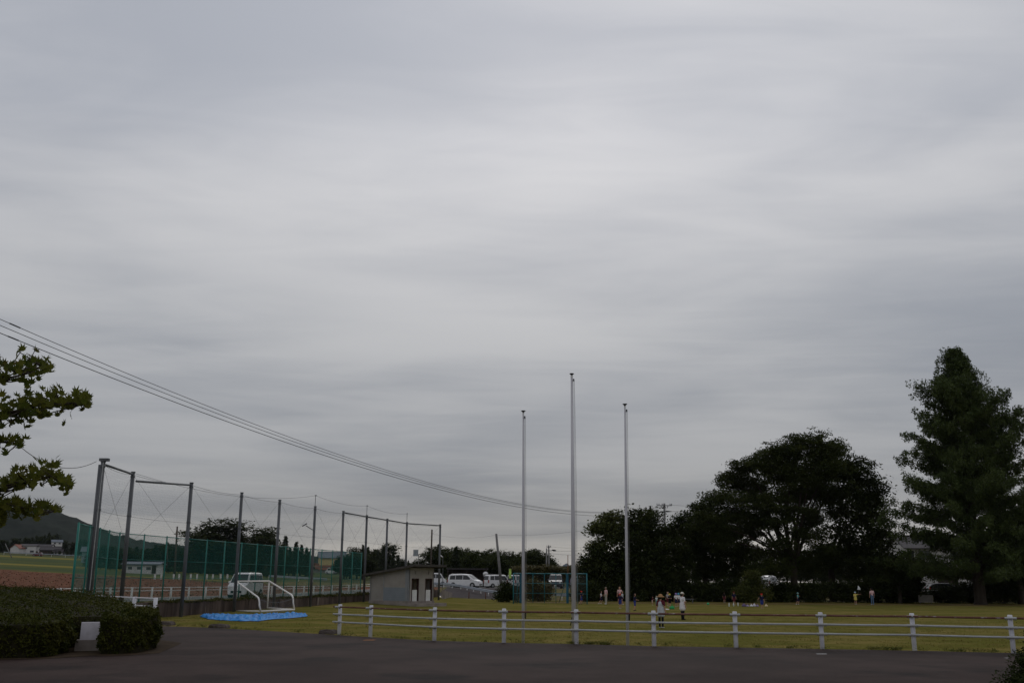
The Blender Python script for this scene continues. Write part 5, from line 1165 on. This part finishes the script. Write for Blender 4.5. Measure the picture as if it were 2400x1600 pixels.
car('white car glimpsed through the trees right of the backstop', at(1400, 1368, 150), R(-10), Mb=M_carw, group=G_, cat='car', **suv)
car('white car showing between the bush and the zelkova trunk', at(1802, 1372, 140), R(60), Mb=M_carw, group=G_, cat='car', **minivan)
car('tiny white van in front of the cream house', at(776, 1352, 300), R(170), Mb=M_carw, **dict(keivan))
car('dark car parked in front of the white house', at(2215, 1380, 128), R(-3), Mb=M_card, cat='car', **dict(suv))
car('dark red car on the far road below the farmhouses', at(88, 1305, 462), R(178), Mb=mat('car_red', (.12, .02, .03), (.14, .025, .035), 2, .3), cat='car', **dict(suv))
# ---------------------------------------------------------------- people
SK = mat('skin', (.40, .23, .16), (.46, .27, .19), 6, .6); HAIR = mat('hair', (.012, .010, .009), (.02, .017, .015), 30, .7)
cloth_cache = {}
def cl(c):
    if c not in cloth_cache: cloth_cache[c] = mat('cloth', c, tuple(min(1, v * 1.25) for v in c), 9, .9, 0, .2, 5)
    return cloth_cache[c]
WHT, NAVY, BLUE, BLK, PINK, BEIGE, TEAL, YEL, MAR, GREY, JEAN = (.62, .60, .62), (.015, .017, .045), (.03, .045, .20), (.012, .012, .014), (.55, .36, .36), (.36, .34, .30), (.10, .36, .36), (.55, .46, .12), (.10, .02, .03), (.42, .44, .47), (.09, .14, .22)
def person(label, px, py, h, rz, shirt, pants, short=False, cap=None, capkind='cap', sleeve=None, arms=((.06, .02, -.28), (.02, .16, -.22)), arms2=None, legs=((0, .02), (0, -.02)), shoes=(.4, .4, .4), longshirt=False, lean=0, apron=None, group='people on the lawn', dY=0, hair=HAIR, z=None):
    """px, py: where the feet stand; rz: facing; arms: elbow offset from the shoulder and wrist offset from the elbow (x outward, y forward)"""
    g = G(px, py, -.60); Y = g.y + dY; X = P(px, py, Y).x; z0 = tz(X, Y) if z is None else z
    kid = h < 1.4; s = h / 1.72; hs = 1.22 if kid else 1.0
    caps = []                                                # (p, q, r0, r1, material)
    mats = [SK, cl(shirt), cl(pants), hair, cl(shoes), cl(sleeve or shirt), M_black] + ([cl(apron)] if apron else [])
    LN = Vector((0, lean, 0))
    def c(a, b, r0, r1, m_): caps.append((Vector(a), Vector(b), r0, r1, m_))
    neck = Vector((0, lean * .5, 1.42)); sh = 1.37; hd = Vector((0, lean * .6 + .015, 1.42 + .17 * (1.05 if kid else 1)))
    c((-.07, 0, .93), (.07, 0, .93), .115, .115, 2); c((0, 0, .98), (0, lean * .3, 1.2), .120, .125, 1)
    c((-.10, lean * .4, 1.28), (.10, lean * .4, 1.28), .098, .098, 1); c((-.15, lean * .45, sh), (.15, lean * .45, sh), .058, .058, 1)
    c((0, lean * .45, 1.36), neck + Vector((0, 0, .06)), .052, .048, 0)
    c(hd + Vector((0, -.012, .02)), hd + Vector((0, .012, -.035)), .098 * hs, .075 * hs, 0)
    c(hd + Vector((0, -.03, .03)), hd + Vector((0, -.04, -.03)), .094 * hs, .08 * hs, 3)
    c(hd + Vector((0, .095 * hs, -.005)), hd + Vector((0, .105 * hs, -.025)), .012, .017, 0)       # nose
    for q in (-1, 1): c(hd + Vector((q * .088 * hs, 0, 0)), hd + Vector((q * .092 * hs, -.008, -.03)), .016, .014, 0)
    if longshirt or apron:
        m_ = 7 if apron else 1
        c((-.05, 0, 1.0), (-.07, 0, .70), .135, .150, m_); c((.05, 0, 1.0), (.07, 0, .70), .135, .150, m_)
        if apron: c((0, .03, 1.25), (0, .03, .95), .125, .125, 7); c((0, -.03, 1.25), (0, -.03, .95), .122, .122, 7)
    hands = []
    for q, (e, w) in zip((-1, 1), (arms, arms2 or arms)):
        S = Vector((q * .185, lean * .45, sh - .01)); E_ = S + Vector((q * e[0], e[1], e[2])); W_ = E_ + Vector((q * w[0], w[1], w[2]))
        mid = S.lerp(E_, .72); c(S, mid, .056, .052, 5); c(mid, E_, .042, .038, 0); c(E_, W_, .039, .027, 0)
        dr = (W_ - E_).normalized(); c(W_, W_ + dr * .08, .030, .034, 0); hands.append((W_ + dr * .08, dr, q))
    for q, (kf, af) in zip((-1, 1), legs):
        Hp = Vector((q * .085, 0, .90)); K = Vector((q * .09, kf, .50)); A = Vector((q * .095, af, .09))
        K.z += .02 * abs(kf)
        if short: c(Hp, Hp.lerp(K, .85), .095, .088, 2); c(Hp.lerp(K, .8), K, .062, .056, 0); c(K, A, .056, .036, 0)
        else: c(Hp, K, .090, .066, 2); c(K, A, .066, .052, 2)
        c(A + Vector((0, -.02, -.045)), A + Vector((0, .13, -.055)), .042, .036, 4)
    mb = MB()
    for a, b, r0, r1, _ in caps:
        d = (b - a); L = max(d.length, 1e-4); d = d / L
        pts = [a - d * r0 * x for x in (1, .8, .45)] + [a, b] + [b + d * r1 * x for x in (.45, .8, 1)]
        mb.path(pts, [.02 * r0, .6 * r0, .89 * r0, r0, r1, .89 * r1, .6 * r1, .02 * r1], 10)
    me = mb.mesh('tmp', SK); tmp = link('tmp', me); rm = tmp.modifiers.new('r', 'REMESH'); rm.mode = 'VOXEL'; rm.voxel_size = .019; sm = tmp.modifiers.new('s', 'SMOOTH'); sm.iterations = 3
    dg = bpy.context.evaluated_depsgraph_get(); bod = bpy.data.meshes.new_from_object(tmp.evaluated_get(dg)); bpy.data.objects.remove(tmp)
    bod.materials.clear(); [bod.materials.append(m_) for m_ in mats]
    n = len(bod.polygons); ce = np.empty(n * 3, np.float32); bod.polygons.foreach_get('center', ce); ce = ce.reshape(-1, 3)
    D = []
    for a, b, r0, r1, _ in caps:
        a_, d = np.array(a), np.array(b - a); t = np.clip(((ce - a_) @ d) / max(1e-9, d @ d), 0, 1); D.append(np.linalg.norm(ce - a_ - t[:, None] * d, axis=1) - (r0 + (r1 - r0) * t))
    idx = np.argmin(np.array(D), 0); mi = np.array([c_[4] for c_ in caps], np.int32)[idx]; bod.polygons.foreach_set('material_index', mi)
    bm = bmesh.new(); bm.from_mesh(bod)
    def app(m2, k):
        v = [bm.verts.new(q) for q in m2.v]
        for f in m2.f:
            nf = bm.faces.new([v[i] for i in f]); nf.material_index = k
    fm = MB()                                                # fingers and thumb rooted in the palm
    for H_, dr, q in hands:
        si = dr.cross(Vector((0, 0, 1))); si = (si if si.length > .2 else Vector((0, 1, 0))).normalized(); up_ = si.cross(dr)
        for k, l in enumerate((.062, .07, .066, .052)):
            a = H_ + si * (k - 1.5) * .016 - dr * .01; fm.path([a, a + dr * l * .55 - up_ * .006, a + dr * l * .9 - up_ * .022], [.009, .0085, .006], 6)
        a = H_ - dr * .055 + si * -.026; fm.path([a, a + dr * .03 - si * .022, a + dr * .058 - si * .026], [.011, .010, .007], 6)
    app(fm, 0)
    ey = MB()
    for q in (-1, 1): ey.ell(hd + Vector((q * .034 * hs, .088 * hs, .012)), (.010, .006, .007), 6, 4)
    ey.ell(hd + Vector((0, .088 * hs, -.058)), (.022, .006, .005), 6, 4); app(ey, 6)
    bm.to_mesh(bod); bm.free(); bod.polygons.foreach_set('use_smooth', [True] * len(bod.polygons)); bod.name = 'body'
    root = thing('person', label, 'person', (X, Y, z0), rz, group); root.scale = (s, s, s)
    link('body', bod, root)
    if cap:
        mb = MB(); r_ = .108 * hs; cz = hd + Vector((0, -.012, .035 * hs))
        if capkind == 'straw':
            mb.path([cz + Vector((0, 0, .0)), cz + Vector((0, 0, .05)), cz + Vector((0, 0, .10)), cz + Vector((0, 0, .125))], [r_ * 1.08, r_ * 1.05, r_ * .85, .02], 16)
            mb.path([cz + Vector((0, 0, -.035)), cz + Vector((0, 0, -.005)), cz + Vector((0, 0, .015))], [r_ * 2.05, r_ * 1.9, r_ * 1.05], 20)
        else:
            mb.path([cz + Vector((0, 0, -.02)), cz + Vector((0, 0, .03)), cz + Vector((0, 0, .075)), cz + Vector((0, 0, .10))], [r_ * 1.03, r_ * 1.02, r_ * .72, .02], 14)
            fl = cz + Vector((0, r_ * .75, -.012)); mb.slab([fl + Vector((math.cos(a) * r_ * .95, max(0, math.sin(a)) * r_ * 1.0, -.02 * math.sin(a))) for a in [math.pi * k / 8 for k in range(9)]], (0, 0, .012))
            if capkind == 'flap': mb.slab([cz + Vector((math.cos(a) * r_ * 1.03, -abs(math.sin(a)) * r_ * 1.05, -.12)) for a in [math.pi * k / 8 for k in range(9)]], (0, 0, .10))
        mb.build('hat', cl(cap), root, True)
    return root
R90 = math.pi / 2
# facing: rz = 0 looks away from the camera (+Y); R(-90) looks to the right, R(90) to the left, R(180) towards us
FOLD = ((.05, .08, -.25), (-.16, .17, .02)); DOWN = ((.05, -.01, -.27), (.02, .05, -.24)); FWD = ((.04, .10, -.24), (-.02, .22, -.04)); OUT = ((.24, .03, .0), (.24, .03, .02)); RUN1 = ((.04, .15, -.22), (0, .18, .08)); RUN2 = ((.04, -.18, -.2), (0, .02, -.22))
person('adult in straw hat, pale apron and maroon sleeves standing behind the fence', 1550, 1470, 1.60, R(-35), MAR, BLK, cap=(.34, .20, .10), capkind='straw', arms=DOWN, apron=(.40, .42, .45))
person('adult in white cap and white shirt with black trousers standing on the lawn', 1600.5, 1451, 1.62, R(-60), WHT, BLK, cap=(.60, .57, .50), arms=FOLD, arms2=DOWN, longshirt=True, shoes=BLK)
person('adult in pale pink top and light trousers on the far lawn', 1420.5, 1415, 1.66, R(120), PINK, BEIGE, cap=(.20, .17, .14), arms=DOWN, shoes=WHT)
person('child in dark clothes striding beside the adult in light trousers', 1409, 1415, 1.22, R(-80), WHT, NAVY, True, arms=RUN1, arms2=RUN2, legs=((.22, -.05), (-.10, -.42)), shoes=WHT, dY=1.5)
person('adult in pink top behind the red-capped child on the far lawn', 1453, 1415.5, 1.70, R(170), PINK, MAR, arms=DOWN, hair=HAIR)
person('child in red cap, navy shirt and blue shorts in front of the pink adult', 1454, 1424.5, 1.22, R(150), NAVY, BLUE, True, cap=(.50, .03, .02), arms=DOWN)
person('child in grey top partly behind the red-capped child', 1459, 1417, 1.25, R(-120), GREY, NAVY, True, arms=DOWN, dY=2)
person('child in navy shirt and blue shorts holding something white, right of the flagpole', 1488, 1429.5, 1.28, R(-75), NAVY, BLUE, True, arms=FWD, legs=((.10, .04), (-.04, -.16)), shoes=BLK)
person('running child in red cap and blue shorts in front of the backstop', 1362.5, 1415, 1.25, R(-70), NAVY, BLUE, True, cap=(.50, .03, .02), arms=RUN1, arms2=RUN2, legs=((.18, .0), (-.10, -.36)), shoes=MAR)
person('child in dark red top crouching by the bag left of the straw hat adult', 1529, 1417, .80, R(-90), MAR, (.55, .38, .32), True, arms=FWD, lean=.12)
person('child in white top and teal trousers left of the straw hat adult', 1539, 1417, .86, R(20), (.55, .60, .58), TEAL, cap=(.40, .42, .32), arms=DOWN)
person('child in yellow cap and dark top with white stripes facing the camera', 1570, 1421, 1.16, R(175), BLK, BLK, True, cap=(.62, .52, .08), capkind='flap', arms=FOLD)
person('child in pale top standing behind the yellow-capped child', 1566, 1420, 1.28, R(150), (.30, .28, .28), MAR, True, arms=DOWN, dY=1.5)
person('child in mauve cap and white shirt seen from behind', 1585, 1421, 1.22, R(15), WHT, NAVY, True, cap=(.26, .20, .42), capkind='flap', arms=DOWN)
person('child in light blue cap and white shirt seen from behind', 1591, 1420.5, 1.20, R(-10), WHT, NAVY, True, cap=(.10, .36, .52), capkind='flap', arms=DOWN, dY=1)
person('small child in dark clothes in the shade left of the bottles', 1698, 1412, 1.12, R(-30), BLK, MAR, True, arms=DOWN)
person('child in dark blue shirt in the deep shade near the bush', 1721, 1417, 1.28, R(180), NAVY, MAR, True, cap=(.10, .012, .015), arms=DOWN)
person('child in bright red cap and blue shorts in front of the round bush', 1786.5, 1425.5, 1.26, R(160), NAVY, BLUE, True, cap=(.52, .03, .02), arms=DOWN, arms2=((.10, .1, -.1), (.12, .05, -.18)), shoes=(.2, .22, .18))
person('child in pale teal cap and teal shirt running right near the zelkova trunk', 1871, 1416, 1.18, R(-85), TEAL, NAVY, True, cap=(.28, .52, .50), arms=RUN1, arms2=RUN2, legs=((.16, .02), (-.12, -.36)))
person('child in yellow shirt and pale cap stretching one arm to the right', 2006, 1416, 1.28, R(170), YEL, NAVY, True, cap=(.36, .50, .58), arms=OUT, arms2=FOLD, longshirt=True)
person('adult in pink shirt and blue jeans seen from behind under the trees', 2045.5, 1417, 1.70, R(10), PINK, JEAN, arms=DOWN)
# ---------------------------------------------------------------- small things on the lawn
def drop(name, label, px, py, build, m_, cat, group=None, rz=0, smooth=True):
    g = G(px, py, -.60); z = tz(g.x, g.y); mb = MB(); build(mb); o = mb.build(name, m_, None, smooth, (g.x, g.y, z)); o.rotation_euler = (0, 0, rz); return tag(o, label, cat, group)
def bottle(mb): mb.path([(0, 0, 0), (0, 0, .02), (0, 0, .22), (0, 0, .28), (0, 0, .29), (0, 0, .34)], [.05, .062, .062, .03, .03, .03], 10)
def bag(mb, a=.34, b=.24, c=.26):
    mb.path([(0, 0, 0), (0, 0, c * .3), (0, 0, c * .75), (0, 0, c)], [a * .9, a, a * .85, a * .35], 10); mb.path([(-a * .4, 0, c * .9), (-a * .25, 0, c * 1.4), (a * .25, 0, c * 1.4), (a * .4, 0, c * .9)], .02, 6)
WB = 'bottles standing on the far lawn'
for k, x in enumerate((1709, 1719.5, 1730)): drop('bottle', ('pale bottle standing on the lawn, %s of the three in a row' % ('leftmost', 'middle', 'rightmost')[k]), x, 1420 - k * .5, bottle, cl((.5, .52, .48)), 'bottle', WB)
drop('shoulder_bag', 'bright green bag lying on the lawn behind the white-capped adult', 1575, 1426, lambda m_: bag(m_, .22, .3, .26), cl((.04, .27, .09)), 'bag', rz=.4)
drop('cloth', 'small white cloth lying on the lawn near the straw hat adult', 1562, 1427, lambda m_: m_.path([(0, 0, 0), (.0, 0, .05), (0, 0, .07)], [.26, .2, .05], 8), cl((.6, .6, .6)), 'cloth')
drop('backpack', 'dark purple bag in the row of things on the far lawn', 1744, 1420, lambda m_: bag(m_, .22, .2, .22), cl((.12, .09, .18)), 'bag', 'things laid out on the far lawn')
for k, (x, c_, lb) in enumerate(((1752, (.36, .30, .46), 'mauve'), (1761, (.6, .6, .62), 'white'), (1768, (.5, .48, .55), 'pale grey'), (1775, (.28, .22, .36), 'violet'), (1796, (.55, .45, .3), 'tan'))):
    drop('shoulder_bag', '%s bag in the row of things laid out on the far lawn' % lb, x, 1420, lambda m_: bag(m_, .15, .2, .12 + .05 * (k % 3)), cl(c_), 'bag', 'things laid out on the far lawn', k)
drop('ball', 'small green ball on the far lawn', 1659.5, 1417, lambda m_: m_.ell((0, 0, .12), (.12, .12, .12), 12, 8), cl((.06, .34, .16)), 'ball')
drop('rubble', 'pale flat stone at the left foot of the shed', 857, 1413.5, lambda m_: m_.path([(0, 0, -.05), (0, 0, .06), (.02, 0, .12)], [.3, .26, .1], 7), M_conc, 'stone')
# white insect net held up beside the child with the outstretched arm
g = G(2012, 1416, -.60); z = tz(g.x, g.y); a = P(2013, 1382, g.y) - Vector((g.x, g.y, z)); root = thing('insect_net', 'white insect net raised beside the child in yellow', 'net', (g.x, g.y, z)); mb = MB(); mb.path([(-.1, 0, .75), a], .012, 6); mb.build('handle', M_gald, root)
mb = MB(); mb.path([a + Vector((0, 0, .04)), a + Vector((.02, 0, .2)), a + Vector((-.05, 0, .45))], [.17, .13, .02], 10); mb.build('net_bag', cl((.5, .52, .52)), root)
# flat bench-like rail at the right of the white-capped adult
p = P(1610, 1412, 108); z = tz(p.x, p.y); root = thing('bench', 'low grey bench in the shade behind the white-capped adult', 'bench', (p.x, p.y, z)); mb = MB(); mb.box((0, 0, .42), (1.5, .35, .06)); mb.build('seat', M_gald, root)
for x in (-.6, .6): mb = MB(); mb.box((x, 0, .2), (.06, .3, .4)); mb.build('leg', M_gald, root)
# ---------------------------------------------------------------- air
mb = MB(); mb.box((-200, 2600, 55), (9600, 7600, 130)); o = mb.build('haze', mat('haze', (.7, .7, .7))); o['kind'] = 'stuff'; tag(o, 'thin pale haze over the whole landscape', 'haze')
hm = o.data.materials[0]; t = hm.node_tree; t.nodes.clear(); v = t.nodes.new('ShaderNodeVolumePrincipled'); v.inputs['Color'].default_value = (.78, .86, 1, 1); v.inputs['Density'].default_value = .000024; v.inputs['Anisotropy'].default_value = .2
ou = t.nodes.new('ShaderNodeOutputMaterial'); t.links.new(v.outputs[0], ou.inputs['Volume'])
